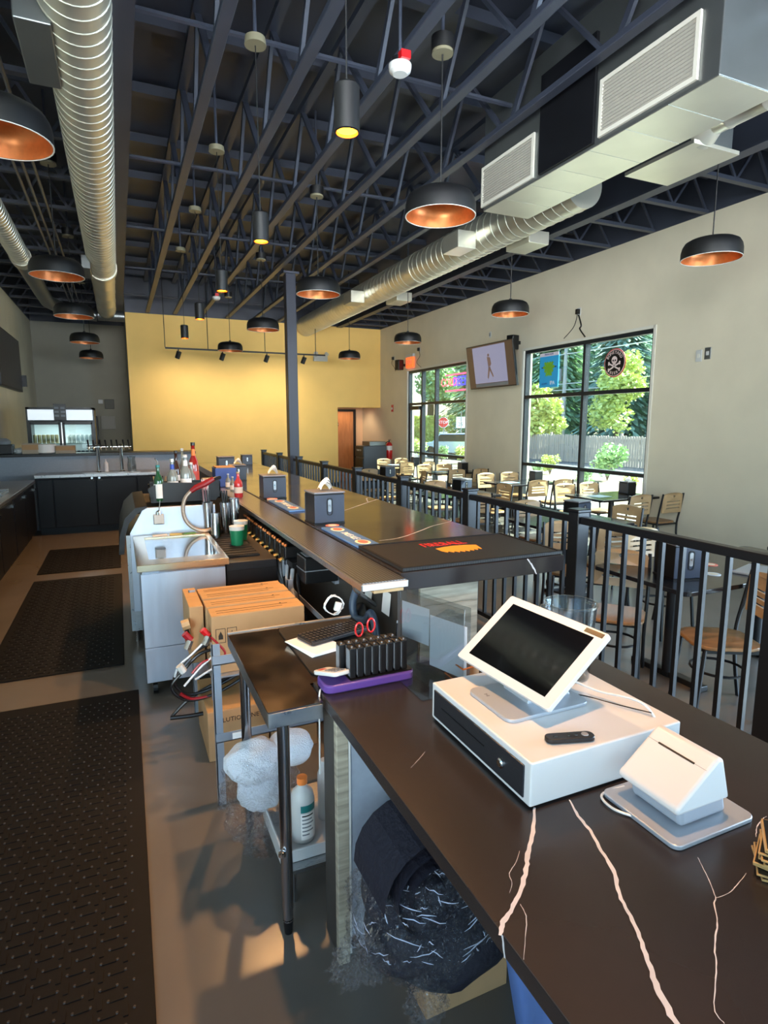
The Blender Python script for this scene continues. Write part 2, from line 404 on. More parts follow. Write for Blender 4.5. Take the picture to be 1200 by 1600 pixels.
T0 = truss(TX[0], TL[0])
for x, l in zip(TX[1:], TL[1:]): dup(T0, (x, random.uniform(-.1, .1), 4.4), 0, 'long dark steel roof truss ' + l)
ORD = ['first', 'second', 'third', 'fourth', 'fifth', 'sixth', 'seventh', 'eighth', 'ninth', 'tenth', 'eleventh', 'twelfth', 'thirteenth', 'fourteenth', 'fifteenth', 'sixteenth', 'seventeenth', 'eighteenth']
# cross purlins under the deck
P0 = None
for k in range(13):
    y = 1.3 + k*1.18
    if P0 is None:
        P0 = MB().box(-2.7, 2.7, -.05, .05, 0, .1).build('purlin', m_truss); P0.location = (2.95, y, 5.18)
        tag(P0, 'dark cross purlin under the roof deck, above the trusses', 'purlin', 'purlins across the middle bay')
    else:
        c = P0.copy(); COL.objects.link(c); c.location.y = y
    (c if k else P0)['label'] = 'dark cross purlin under the roof deck, %s from the yellow wall' % ORD[12-k]
# thin bracing rods across the lower chords
R0 = None
for k in range(6):
    y = 2.4 + k*2.55
    if R0 is None:
        R0 = MB().cyl((-2.75, 0, 0), (2.75, 0, 0), .022, 6).build('bracing_rod', m_truss); R0.location = (2.95, y, 4.66)
        tag(R0, 'thin dark bracing rod running across the roof trusses', 'rod', 'bracing rods across the trusses')
    else:
        c = R0.copy(); COL.objects.link(c); c.location.y = y
    (c if k else R0)['label'] = 'thin dark bracing rod across the roof trusses, %s from the yellow wall' % ORD[5-k]
def joist(x0, x1, y, lab, grp):
    t = thing('roof_joist', lab, 'joist', (x0, y, 4.42), 0, grp); L_ = x1-x0
    MB().box(0, L_, -.035, .035, 0, .04).build('bottom_chord', m_truss, t)
    MB().box(0, L_, -.035, .035, .42, .47).build('top_chord', m_truss, t)
    n = max(2, int(L_/.5))
    for k in range(n):
        a = L_*k/n; b = L_*(k+1)/n
        MB().bar((a, 0, .03), ((a+b)/2, 0, .43), .02, .03).build('web_member', m_truss, t)
        MB().bar(((a+b)/2, 0, .43), (b, 0, .03), .02, .03).build('web_member', m_truss, t)
    return t
J0 = joist(5.8, XR-.01, 4.0, 'short dark roof joist between the right beam and the window wall', 'short joists along the right wall')
for k in range(-2, 15):
    c = J0 if k == 0 else dup(J0, (5.8, 4.0 + k*.82, 4.42))
    c['label'] = 'short dark roof joist above the window wall, %s from the yellow wall' % ORD[14-k]
J1 = joist(XL+.01, .10, 4.6, 'dark roof joist between the left wall and the left beam', 'joists of the left bay')
for k in range(13):
    c = J1 if k == 0 else dup(J1, (XL+.01, 4.6 + k*1.05, 4.42))
    c['label'] = 'dark roof joist of the left bay, %s from the back-left wall' % ORD[12-k]
# conduits in the left bay
cd = None
for k, x in enumerate((-.62, -.72, -.80, -1.35)):
    o = MB().cyl((x, 2, 4.36 - (k == 3)*.0), (x, 15.6, 4.36), .016, 6).build('conduit', m_truss)
    tag(o, ['thin dark electrical conduit, closest to the large left duct', 'thin dark conduit, second from the large left duct', 'thin dark conduit, third from the large left duct', 'thin dark conduit above the narrow left duct'][k], 'conduit', None)

# ------------------------------------------------------------------ spiral ducts
def spiral(mb, p, q, r, pitch=.13, n=32):
    p = Vector(p); q = Vector(q); L_ = (q-p).length; d = (q-p)/L_
    u = Vector((0, 0, 1)); a = (u - d*u.dot(d)).normalized(); b = d.cross(a)
    k = 0; s_ = 0.0; rings = []
    seq = []
    while s_ < L_: seq += [(s_, r), (s_+pitch*.90, r), (s_+pitch*.925, r+.005), (s_+pitch*.975, r+.005)]; s_ += pitch
    seq.append((L_, r))
    for s_, rr in seq:
        i = len(mb.v); rings.append(i)
        for j in range(n):
            t = 2*PI*j/n; sk = pitch*.5*math.cos(t)*0
            mb.v.append(tuple(p + d*min(L_, s_) + a*(rr*math.cos(t)) + b*(rr*math.sin(t))))
    for k in range(len(rings)-1):
        for j in range(n): mb.f.append((rings[k]+j, rings[k]+(j+1)%n, rings[k+1]+(j+1)%n, rings[k+1]+j)); mb.mi.append(0)
    for rg, rv in ((rings[0], True), (rings[-1], False)):
        mb.f.append(tuple(rg+j for j in (reversed(range(n)) if rv else range(n)))); mb.mi.append(0)
    return mb
# left duct
dl = thing('spiral_duct', 'large galvanised spiral duct running along the ceiling left of the yellow wall', 'duct', (-.09, 8, 4.1))
spiral(MB(), (-.09, -1, 4.3), (-.09, 11.1, 4.3), .205).build('duct_body', m_zinc, dl, smooth=True, world=True, ang=22)
spiral(MB(), (-.09, 11.22, 4.3), (-.09, 15.1, 4.3), .19, pitch=.9).build('duct_body', m_zinc, dl, smooth=True, world=True, ang=22)
MB().cyl((-.09, 11.05, 4.3), (-.09, 11.25, 4.3), .225, 32).build('duct_collar', m_zinc, dl, smooth=True, world=True)
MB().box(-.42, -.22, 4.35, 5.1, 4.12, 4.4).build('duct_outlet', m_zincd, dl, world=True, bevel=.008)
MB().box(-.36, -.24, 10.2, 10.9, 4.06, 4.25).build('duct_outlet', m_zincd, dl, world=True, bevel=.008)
spiral(MB(), (-.28, 15.3, 4.2), (.27, 15.3, 4.2), .12).build('duct_branch', m_zincd, dl, smooth=True, world=True)
d2 = thing('spiral_duct', 'narrower spiral duct along the left wall ending in an angled elbow', 'duct', (-1.3, 8, 4.1))
A = Vector((-1.22, 3.0, 4.32)); B = Vector((-1.22, 11.0, 4.32))
spiral(MB(), A, B, .135, pitch=.11, n=24).build('duct_body', m_zinc, d2, smooth=True, world=True, ang=22)
MB().cyl((-1.22, 10.95, 4.32), (-1.22, 11.2, 4.32), .155, 24).build('duct_collar', m_zinc, d2, smooth=True, world=True)
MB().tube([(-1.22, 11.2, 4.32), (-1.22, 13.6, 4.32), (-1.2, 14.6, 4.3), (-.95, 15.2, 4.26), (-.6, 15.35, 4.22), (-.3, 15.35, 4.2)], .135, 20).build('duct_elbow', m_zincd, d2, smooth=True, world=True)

# right duct run: big grilled plenum, spiral duct, small pipe with diffuser boot
pl = thing('plenum_duct', 'large rectangular galvanised duct with two white louvred grilles', 'duct', (3.7, 4.2, 3.9))
zb = 3.9
bxL = zp(755, 330, zb).x; yN = zp(1108, 111, zb).y; yFr = zp(755, 330, zb).y; bxR = zp(826, 341, zb).x
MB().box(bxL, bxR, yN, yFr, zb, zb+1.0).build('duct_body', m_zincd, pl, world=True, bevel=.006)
# bottom sheets: separate lapped panels
ys = [yN + (yFr-yN)*k/7 for k in range(8)]
for k in range(7):
    MB().box(bxL+.004, bxR, ys[k]+.004, ys[k+1]-.004, zb-.004, zb).build('bottom_sheet', m_zinc, pl, world=True)
m_louv = mat('louvre_white', (168, 164, 154), .6)
def grille(y0, y1, z0, z1):
    g = MB().plate([(y0, z0), (y1, z0), (y1, z1), (y0, z1)], [[(y0+.03, z0+.03), (y1-.03, z0+.03), (y1-.03, z1-.03), (y0+.03, z1-.03)]], .02, axis='x', at=bxL-.022).build('grille', m_reveal, pl, world=True)
    n = 14; h = (z1-z0-.06)/n
    for k in range(n):
        z = z0+.03+h*(k+.5)
        MB().bar((bxL-.012, y0+.03, z), (bxL-.012, y1-.03, z), .018, h*.5, up=(.6, 0, .8))  .build('louvre', m_louv, g, world=True)
    MB().box(bxL-.004, bxL-.001, y0+.02, y1-.02, z0+.02, z1-.02).build('grille_back', m_dark, g, world=True)
def gy(x, y): return xp(x, y, bxL)
a = gy(937, 210); b = gy(1092, 117); grille(b.y, a.y, zb+.04, zb+.44)
a = gy(754, 326); b = gy(835, 278); grille(b.y, a.y, zb+.03, zb+.40)
a1 = gy(845, 270).y; b1 = gy(930, 210).y
MB().box(bxL-.03, bxL-.002, b1, a1, zb+.02, zb+.8).build('black_side_panel', m_black, pl, world=True)
dr_ = thing('spiral_duct', 'galvanised spiral duct running from the grilled duct to the yellow wall', 'duct', (4.7, 10, 4.1))
spiral(MB(), (4.78, 5.4, 4.36), (4.78, 15.95, 4.36), .25, pitch=.16, n=36).build('duct_body', m_zinc, dr_, smooth=True, world=True, ang=22)
MB().cyl((4.78, 9.2, 4.36), (4.78, 9.45, 4.36), .258, 36).build('duct_collar', m_zinc, dr_, smooth=True, world=True)
for yy in (7.2, 11.2):
    MB().box(4.28, 4.56, yy, yy+.42, 4.12, 4.34).build('duct_outlet', m_zinc, dr_, world=True, bevel=.006)
    MB().box(4.98, 5.3, yy-.6, yy-.1, 4.10, 4.26).build('duct_outlet', m_zinc, dr_, world=True, bevel=.006)
dp = thing('spiral_duct', 'small spiral pipe duct with round collar and flat diffuser boot at upper right', 'duct', (4.6, 3, 4.1))
spiral(MB(), (4.50, .5, 4.16), (4.50, 3.62, 4.16), .085, pitch=.3, n=20).build('duct_body', m_zinc, dp, smooth=True, world=True)
MB().lathe((4.50, 3.7, 4.16), [(.085, -.1), (.15, 0), (.15, .03)], 24).xf(Matrix.Translation((4.50, 3.7, 4.16)) @ Matrix.Rotation(-PI/2, 4, 'X') @ Matrix.Translation((-4.50, -3.7, -4.16))).build('duct_collar', m_zinc, dp, smooth=True, world=True)
MB().box(4.40, 4.86, 3.72, 4.34, 4.05, 4.26).build('diffuser_boot', m_zincd, dp, world=True, bevel=.006)
MB().box(4.36, 4.90, 3.68, 4.40, 4.02, 4.05).build('diffuser_plate', m_zinc, dp, world=True)

# ------------------------------------------------------------------ pendants
m_frost = mat('frosted_bulb', (255, 236, 210), .5, emit=(255, 226, 190), estr=.0)
def dome(x, y, zr, ztop, lab, grp, canopy=True, R=.26):
    t = thing('dome_pendant', lab, 'lamp', (x, y, zr), 0, grp)
    prof = [(R, 0), (R*1.0, .015), (R*.995, .07), (R*.96, .11), (R*.88, .145), (R*.74, .165), (R*.5, .178), (.03, .183)]
    inn = [(R-.006, .002), (R*.985-.006, .07), (R*.95-.008, .105), (R*.86-.008, .136), (R*.72-.008, .154), (R*.48, .165), (.005, .168)]
    MB().lathe((0, 0, 0), prof, 36, cap0=False).build('shade', m_matte, t, smooth=True, ang=60, origin=False)
    MB().lathe((0, 0, 0), inn, 36, cap0=False).build('shade_lining', m_copper, t, smooth=True, ang=60, origin=False, fixn=False)
    MB().lathe((0, 0, 0), [(R, 0), (R, -.003), (R-.007, -.003), (R-.007, 0)], 36, False, False).build('rim', m_reveal, t, smooth=True, origin=False)
    MB().cyl((0, 0, .18), (0, 0, .21), .022, 12).build('socket_cap', m_matte, t, smooth=True)
    MB().lathe((0, 0, .115), [(.005, 0), (.03, .012), (.034, .03), (.014, .055)], 14).build('bulb', m_frost, t, smooth=True)
    MB().cyl((0, 0, .2), (0, 0, ztop-zr), .006, 6).build('cord', m_matte, t)
    if canopy:
        cn = MB().lathe((0, 0, ztop-zr), [(.075, 0), (.075, .012), (.07, .05)], 24).build('canopy', m_cano, t, smooth=True)
        MB().lathe((0, 0, ztop-zr+.02), [(.082, 0), (.082, .09), (.05, .1)], 20).build('junction_box', m_matte, t, smooth=True)
        MB().cyl((0, 0, ztop-zr+.1), (0, 0, 5.3-zr), .013, 8).build('support_rod', m_truss, t)
    return t
m_cano = mat('canopy_disc', (128, 122, 100), .5, metal=.3)
Z1 = 3.30
D0 = None
bar_row = [('nearest, largest dome pendant over the bar, black outside and copper inside', (699, 340)), ('second black dome pendant over the bar, right of the column top', (495, 460)), ('third black dome pendant over the bar, left of the column', (405, 515)), ('farthest black dome pendant over the bar, in front of the yellow wall', (357, 548))]
for l, q in bar_row:
    p = zp(*q, Z1)
    if D0 is None: D0 = dome(2.26, p.y, Z1, 4.38, l, 'dome pendants over the bar')
    else: dup(D0, (2.26, p.y, Z1), 0, l)
for l, q in [('black dome pendant nearest the right picture edge, above the light switches', (1111, 405)), ('black dome pendant between the wall television and the large window', (797, 492)), ('small black dome pendant above the exit sign', (637, 535)), ('farthest black dome pendant of the window row, above the restroom opening', (546, 560))]:
    p = zp(*q, Z1); o = dup(D0, (5.12, p.y*5.12/p.x, Z1), 0, l, 'dome pendants along the window side')
for l, q in [('black dome pendant cut by the left picture edge, nearest', (0, 225)), ('second black dome pendant of the left row, beside the large duct', (89, 430)), ('third black dome pendant of the left row', (116, 500)), ('fourth small black dome pendant of the left row', (133, 540)), ('farthest black dome pendant of the left row, above the drinks fridge', (143, 562))]:
    p = zp(*q, Z1); o = dup(D0, (-.49, p.y*(-.49)/p.x if abs(p.x) > .05 else p.y, Z1), 0, l, 'dome pendants of the left row')
# cylinder downlights
m_bulb = mat('amber_lens', (255, 170, 40), .4, emit=(255, 150, 30), estr=9.0)
def downlight(x, y, zr, ztop, lab):
    t = thing('cylinder_pendant', lab, 'lamp', (x, y, zr), 0, 'cylinder downlights over the bar aisle')
    MB().lathe((0, 0, 0), [(.05, 0), (.058, .004), (.058, .19), (.05, .2), (.006, .205)], 24, cap0=False).build('shade', m_matte, t, smooth=True, origin=False)
    MB().lathe((0, 0, 0), [(.05, 0), (.05, .05)], 24, False, False).build('reflector', m_copper, t, smooth=True, origin=False, fixn=False)
    MB().lathe((0, 0, .012), [(.048, 0), (.048, .004)], 24).build('lens', m_bulb, t)
    MB().cyl((0, 0, .2), (0, 0, ztop-zr), .004, 6).build('cord', m_matte, t)
    MB().lathe((0, 0, ztop-zr), [(.075, 0), (.075, .012), (.07, .05)], 24).build('canopy', m_cano, t, smooth=True)
    MB().cyl((0, 0, ztop-zr+.04), (0, 0, 5.3-zr), .013, 8).build('support_rod', m_truss, t)
    return t
Z2 = 3.10
CYL_E = 92
def glow(o, e=None): lamp('downlight_bulb', 'SPOT', (0, 0, -.012), e or CYL_E, (1.0, .52, .20), spot_size=math.radians(125), spot_blend=.7, shadow_soft_size=.04, parent=o)
labs = ['cylinder downlight overhead behind the viewer', 'cylinder downlight overhead, above the till', 'nearest black cylinder downlight glowing amber, upper middle of the picture', 'second black cylinder downlight glowing amber, left of the column', 'third black cylinder downlight, further along over the bar aisle', 'fourth small cylinder downlight near the yellow wall top', 'farthest small cylinder downlight hanging before the yellow wall']
C0 = None
for i in range(1, 7):
    y = 2.73 + (i-2)*1.79
    if i == 6: y = 2.73 + 4*1.79 + .1
    if C0 is None: C0 = downlight(1.03, y, Z2, 4.39, labs[i]); o = C0
    else: o = dup(C0, (1.03, y, Z2), 0, labs[i])
for o in [o for o in bpy.data.objects if o.name.startswith('cylinder_pendant')]: glow(o)

# track light in front of the yellow wall
TY = 14.8
tr = thing('track_light', 'black track light bar with four spot heads before the yellow wall', 'lamp', (3.0, TY, 3.48))
a = yp(258, 543, TY); b = yp(508, 558, TY); zt = (a.z+b.z)/2
MB().box(a.x, b.x, TY-.02, TY+.02, zt, zt+.035).build('track', m_matte, tr, world=True)
for x in (258, 325, 414, 493):
    px = yp(x, 545, TY).x; MB().cyl((px, TY, zt+.03), (px, TY, 5.18), .009, 6).build('hanging_stem', m_matte, tr, world=True)
for x in (279, 348, 417, 475):
    px = yp(x, 555, TY).x
    h = MB().cyl((px, TY, zt), (px, TY, zt-.06), .012, 8).build('head_stem', m_matte, tr, world=True)
    MB().cyl((px+.02, TY, zt-.05), (px-.03, TY+.05, zt-.2), .055, 16).build('spot_head', m_matte, h, smooth=True, world=True)
    lamp('track_bulb', 'SPOT', (px-.035, TY+.06, zt-.215), 24, (1, .86, .66), rot=Vector((random.uniform(-.4, .4), 1.2, -1.5)).to_track_quat('-Z', 'Y').to_euler(), spot_size=2.3, spot_blend=1.0, shadow_soft_size=.05)
# steel column standing in the railing line
cy = xp(456, 600, 2.9).y
cl = thing('steel_column', 'dark blue-black square steel column standing in the railing line', 'column', (2.9, cy, 0))
MB().box(-.09, .09, -.09, .09, .02, 4.39).build('column_shaft', mat('column_paint', (38, 42, 56), .4), cl, bevel=.01)
MB().box(-.14, .14, -.14, .14, 4.36, 4.395).build('cap_plate', m_truss, cl)
MB().box(-.14, .14, -.14, .14, 0, .02).build('base_plate', m_truss, cl)

# ------------------------------------------------------------------ railing
RX = 2.9
RH = 1.13
posts = [1.77 + 1.41*k for k in range(9)]
pk = [xp(905, 797, RX).y, xp(735, 765, RX).y, xp(630, 745, RX).y, xp(558, 733, RX).y]
dpost = (pk[3]-pk[0])/3
posts = [pk[0] - dpost*2 + dpost*k for k in range(11)]
posts = [p for p in posts if p < 14]
rl = thing('railing', 'black metal guard railing between the bar and the dining area', 'railing', (RX, posts[0], 0))
for y in posts:
    MB().box(RX-.05, RX+.05, y-.05, y+.05, 0, RH+.055).box(RX-.058, RX+.058, y-.058, y+.058, RH+.055, RH+.075).build('post', m_railb, rl, world=True, bevel=.004, seg=1)
for a, b in zip(posts[:-1], posts[1:]):
    MB().box(RX-.032, RX+.032, a+.05, b-.05, RH-.025, RH+.025).build('top_rail', m_railb, rl, world=True, bevel=.005, seg=1)
    MB().box(RX-.02, RX+.02, a+.05, b-.05, .08, .115).build('bottom_rail', m_railb, rl, world=True)
bal = None
for a, b in zip(posts[:-1], posts[1:]):
    n = 10
    for k in range(1, n):
        y = a + (b-a)*k/n
        if bal is None: bal = MB().box(RX-.013, RX+.013, y-.013, y+.013, .11, RH-.02).build('baluster', m_railb, rl, world=True)
        else:
            c = bal.copy(); COL.objects.link(c); c.parent = rl; c.location.y = y - rl.location.y
# ================================================================== OUTDOORS (seen through the right-hand windows)
m_grass = mat('ground_bark', (112, 102, 82), .9, var=.2, vscale=3)
m_asph = mat('sidewalk', (128, 124, 118), .85, var=.06, vscale=2)
m_road = mat('asphalt', (92, 92, 94), .9, var=.08, vscale=2)
struct(MB().box(XR+.2, 10.2, -30, 60, -.2, -.02).build('ground_walk', m_asph, origin=False))
struct(MB().box(10.2, 15, -30, 60, -.2, -.04).build('ground_planting', m_grass, origin=False))
struct(MB().box(15, 70, -60, 110, -.3, -.1).build('ground_road', m_road, origin=False))
struct(MB().box(-20, XR+.2, -40, YF-.2, -.2, -.02).build('ground_front', m_asph, origin=False))
m_leaf = [mat('leaf_dark', (150, 176, 160), .6, var=.25, vscale=3), mat('leaf_mid', (158, 188, 146), .6, var=.25, vscale=3), mat('leaf_light', (196, 208, 128), .55, var=.15, vscale=3), mat('leaf_pale', (152, 184, 132), .55, var=.2, vscale=3)]
m_bark = mat('bark', (92, 78, 66), .9)
def leaves(mb, pts, n, s, flat=0.0, rnd=None):
    rnd = rnd or random
    for _ in range(n):
        c, r = pts[rnd.randrange(len(pts))]
        while True:
            d = Vector((rnd.uniform(-1, 1), rnd.uniform(-1, 1), rnd.uniform(-1, 1)))
            if .2 < d.length < 1: break
        d = d.normalized() * (.55 + .5*rnd.random())
        p = Vector(c) + Vector((d.x*r, d.y*r, d.z*r*(1-flat)))
        a = Vector((rnd.uniform(-1, 1), rnd.uniform(-1, 1), rnd.uniform(-.5, .5))).normalized() * s*rnd.uniform(.6, 1.3)
        b = a.cross(Vector((rnd.uniform(-1, 1), rnd.uniform(-1, 1), rnd.uniform(-1, 1)))).normalized() * s*.6
        mb.quad(p-a, p-b, p+a, p+b)
    return mb
def tree(lab, loc, h, kind, m, group=None, n=2200, ls=.2):
    t = thing('tree', lab, 'tree', loc, 0, group)
    MB().tube([(0, 0, 0), (.1, 0, h*.4), (0, .1, h*.85)], .2, 8, rs=[.028*h, .02*h, .006*h]).build('trunk', m_bark, t, smooth=True)
    mb = MB(); core = MB()
    if kind == 'round':
        pts = []
        for k in range(16):
            a = random.uniform(0, 2*PI); rr = random.uniform(.05, .3)*h; z = random.uniform(.35, .95)*h
            pts.append(((rr*math.cos(a)*(1.2-z/h*.6), rr*math.sin(a)*(1.2-z/h*.6), z), h*random.uniform(.11, .17)))
        leaves(mb, pts, n, ls)
    else:
        for k in range(n):
            u = random.random()**.8; z = h*(.1+.9*u); R = h*.26*(1-u)+.15
            tier = (z*1.6) % 1.0
            rr = R*(.45+.55*(1-tier))*random.uniform(.5, 1.08); a = random.uniform(0, 2*PI)
            p = Vector((rr*math.cos(a), rr*math.sin(a), z - rr*.35))
            d = Vector((math.cos(a), math.sin(a), -.5)).normalized()*ls*1.6
            s_ = d.cross(Vector((0, 0, 1))).normalized()*ls*.5
            mb.quad(p-d, p-s_, p+d, p+s_)
    mb.build('foliage', m, t, kind='stuff', fixn=False)
    return t
trees = [
 ('wide dark evergreen filling the gap left of the utility pole', (40, 44, -.1), 14, 'cone', 0),
 ('wide green evergreen behind the utility pole', (41, 38, -.1), 13, 'cone', 1),
 ('distant bushy tree between conifer and yellow green tree', (42, 30, -.1), 9.5, 'round', 3),
 ('distant green tree right of the round sign', (44, 25.5, -.1), 8.5, 'round', 1),
 ('large leafy tree far behind the stop sign', (38, 58, -.1), 15, 'round', 1),
 ('large leafy tree far behind the speed sign', (40, 50, -.1), 13, 'round', 3),
 ('tall dark conifer behind the fence, left half of the large window', (31, 30.5, -.1), 15, 'cone', 0),
 ('tall dark conifer behind the fence, by the round beer sign', (33, 26.5, -.1), 13, 'cone', 0),
 ('bushy mid green conifer seen behind the hop poster', (29, 34.5, -.1), 14, 'cone', 1),
 ('rounded yellow green tree standing in front of the conifers', (26, 25.8, -.1), 5.6, 'round', 2),
 ('green leafy tree at the right edge of the large window', (27, 20.8, -.1), 7.6, 'round', 3),
 ('broad green tree behind the fence, far right of the window', (33, 20.5, -.1), 8.2, 'round', 1),
 ('slim yellow green tree at the left jamb of the large window', (20.5, 25.6, -.1), 3.7, 'round', 2),
 ('dense green tree behind the tall hedge, left part of the entrance glazing', (27, 50, -.1), 14, 'round', 3),
 ('dark conifer behind the tall hedge, right part of the entrance glazing', (28, 43, -.1), 15, 'cone', 1),
 ('tall dark conifer at the left edge of the large window, behind the hop poster', (30, 38.5, -.1), 12, 'cone', 0),
 ('broad dark conifer low behind the rounded yellow green tree', (38, 32, -.1), 11, 'cone', 0),
 ('dark conifer behind the right-edge green tree', (36, 24, -.1), 9.5, 'cone', 0),
 ('light green conifer behind the stop sign', (32, 51, -.1), 17, 'cone', 3),
 ('green conifer between the two windows, half hidden by the television', (30, 39, -.1), 14, 'cone', 1),
]
for l, p, h, k, mi in trees: tree(l, p, h, k, m_leaf[mi], 'trees across the road', n=9000 if h > 9 else 4200, ls=.26 if h > 9 else .15)
def shrub(lab, loc, h, m, grp='shrubs in the planting strip', n=900):
    t = thing('shrub', lab, 'shrub', loc, 0, grp)
    st = MB()
    for k in range(6):
        a = k*1.05; st.tube([(0, 0, 0), (math.cos(a)*h*.2, math.sin(a)*h*.2, h*.6)], .01, 5)
    st.build('stems', m_bark, t)
    pts = [((random.uniform(-.22, .22)*h, random.uniform(-.22, .22)*h, h*random.uniform(.35, .75)), h*.24) for _ in range(8)]
    leaves(MB(), pts, n, h*.055).build('foliage', m, t, kind='stuff', fixn=False)
    return t
for i, (x, y, z, h, mi, l) in enumerate([
 (950, 725, 14.2, 1.25, 3, 'rounded pale green shrub before the fence, right pane'), (745, 725, 13.5, .8, 3, 'small pale shrub before the fence, left pane'),
 (860, 715, 14.0, .8, 2, 'low yellow green shrub at the middle mullion'), (912, 745, 12, .6, 3, 'low green shrub behind the window tables'),
 (985, 742, 12, .6, 2, 'low yellowish shrub at the right jamb'), (838, 730, 12.5, .6, 3, 'low green shrub in the left pane'),
 (655, 712, 14, 1.1, 2, 'yellow green shrub seen through the entrance door'), (690, 712, 14, .9, 3, 'light green shrub below the stop sign'), (722, 715, 14, .9, 2, 'yellow green shrub right of the stop sign')]):
    p = xp(x, y, z); shrub(l, (p.x, p.y, -.04), h, m_leaf[mi])
# clipped hedge
hg = thing('hedge', 'tall clipped bright green hedge across the road seen through the entrance glazing', 'hedge', (21, 43, -.1))
mb = MB()
for _ in range(9000):
    p = Vector((random.uniform(20.2, 21.8), random.uniform(36, 50), random.uniform(0, 2.25)))
    if random.random() < .7: p.x = 20.2 + random.random()*.15
    a = Vector((random.uniform(-1, 1), random.uniform(-1, 1), random.uniform(-1, 1))).normalized()*.13; b = a.cross(Vector((.3, .5, .8))).normalized()*.09
    mb.quad(p-a, p-b, p+a, p+b)
mb.build('foliage', m_leaf[2], hg, world=True, kind='stuff', fixn=False)
# wooden fence: every plank its own part
fn = thing('wooden_fence', 'weathered grey wooden plank fence behind the shrubs', 'fence', (20, 20, -.1))
m_plank = mat('fence_plank', (168, 156, 146), .85, var=.15, vscale=2, stretch=(1, 1, .2))
pk0 = None
for k in range(118):
    y = 12.6 + k*.145; h = 1.34 + random.uniform(-.03, .03)
    if k % 16 == 0: MB().box(20.03, 20.12, y-.05, y+.05, -.1, 1.32).build('fence_post', m_plank, fn, world=True)
    if pk0 is None:
        pk0 = MB().prism([(-.062, 0), (.062, 0), (.062, 1.26), (.035, 1.31), (-.035, 1.31), (-.062, 1.26)], .02, axis='x', at=20.0)
        pk0 = pk0.build('plank', m_plank, fn, origin=True); pk0.location = (0, y-20, 0); c = pk0
    else:
        c = pk0.copy(); COL.objects.link(c); c.parent = fn; c.location = (random.uniform(-.012, .012), y-20, 0); c.scale = (1, 1, h/1.34); c.rotation_euler = (0, 0, random.uniform(-.03, .03))
for z in (.2, 1.0): MB().box(20.02, 20.06, 12.5, 29.8, z, z+.09).build('fence_rail', m_plank, fn, world=True)
# utility pole and wires
pp = xp(884, 560, 27)
po = thing('utility_pole', 'wooden utility pole with crossarm seen through the large window', 'pole', (27, pp.y, -.1))
MB().cyl((0, 0, 0), (0, 0, 8.2), .15, 12, r2=.1).build('pole_shaft', mat('pole_wood', (176, 176, 176), .8), po, smooth=True)
MB().box(-.05, .05, -1.2, 1.2, 7.4, 7.52).build('crossarm', MATS['pole_wood'], po)
MB().cyl((-.2, .35, 4.6), (-.2, .35, 5.4), .2, 14).build('transformer', m_gray, po, smooth=True)
for k, z in enumerate((6.7, 6.2, 4.3, 3.9)):
    w = MB().tube([(27, -20, z+.6), (27, 5, z+.1), (27, 30, z), (27, 60, z+.2)], .035, 5).build('power_line', m_white)
    tag(w, ['highest pale power line crossing the large window', 'second pale power line from the top outside', 'third pale power line outside', 'lowest pale power line, just above the window transom'][k], 'wire')
# signs beyond the entrance glazing
m_sign = mat('sign_white', (240, 240, 238), .5); m_stop = mat('sign_red', (206, 30, 40), .5)
def post_sign(nm, lab, p, zc):
    t = thing(nm, lab, 'sign', (p.x+.03, p.y, -.1)); MB().cyl((.03, 0, 0), (.03, 0, zc), .03, 8).build('sign_post', m_zincd, t); return t
ns = Vector((-.62, -.78, 0)).normalized()           # the signs face the viewer's side of the street
rz = math.atan2(ns.x, -ns.y)
p = xp(692, 660, 16)
t = post_sign('stop_sign', 'red octagonal stop sign seen through the entrance glazing', p, 2.2); t.rotation_euler = (0, 0, rz)
R_ = .30; zc = p.z+.1
oc = lambda r: [(r*math.cos(PI/8+k*PI/4), zc + r*math.sin(PI/8+k*PI/4)) for k in range(8)]
MB().prism(oc(R_), .012, axis='y', at=-.02).build('sign_rim', m_sign, t)
MB().prism(oc(R_*.92), .006, axis='y', at=-.026).build('sign_face', m_stop, t)
text('STOP', .22, m_sign, t, (0, -.03, zc), (PI/2, 0, 0))
q = xp(692, 682, 16); zq = q.z+.1
MB().box(-.20, .20, -.02, -.01, zq-.24, zq+.24).build('sign_plate', m_sign, t)
for k, s_ in enumerate(('RIGHT', 'TURN', 'ONLY')): text(s_, .13, m_dark, t, (0, -.024, zq+.14-k*.14), (PI/2, 0, 0))
p = xp(719, 660, 17); t = post_sign('speed_sign', 'white speed limit sign on a pole, right of the stop sign', p, 2.5); t.rotation_euler = (0, 0, rz)
z9 = p.z+.1
MB().box(-.24, .24, -.02, -.01, z9-.30, z9+.30).build('sign_plate', m_sign, t)
text('SPEED', .1, m_dark, t, (0, -.024, z9+.21), (PI/2, 0, 0)); text('LIMIT', .1, m_dark, t, (0, -.024, z9+.1), (PI/2, 0, 0)); text('25', .28, m_dark, t, (0, -.024, z9-.11), (PI/2, 0, 0))
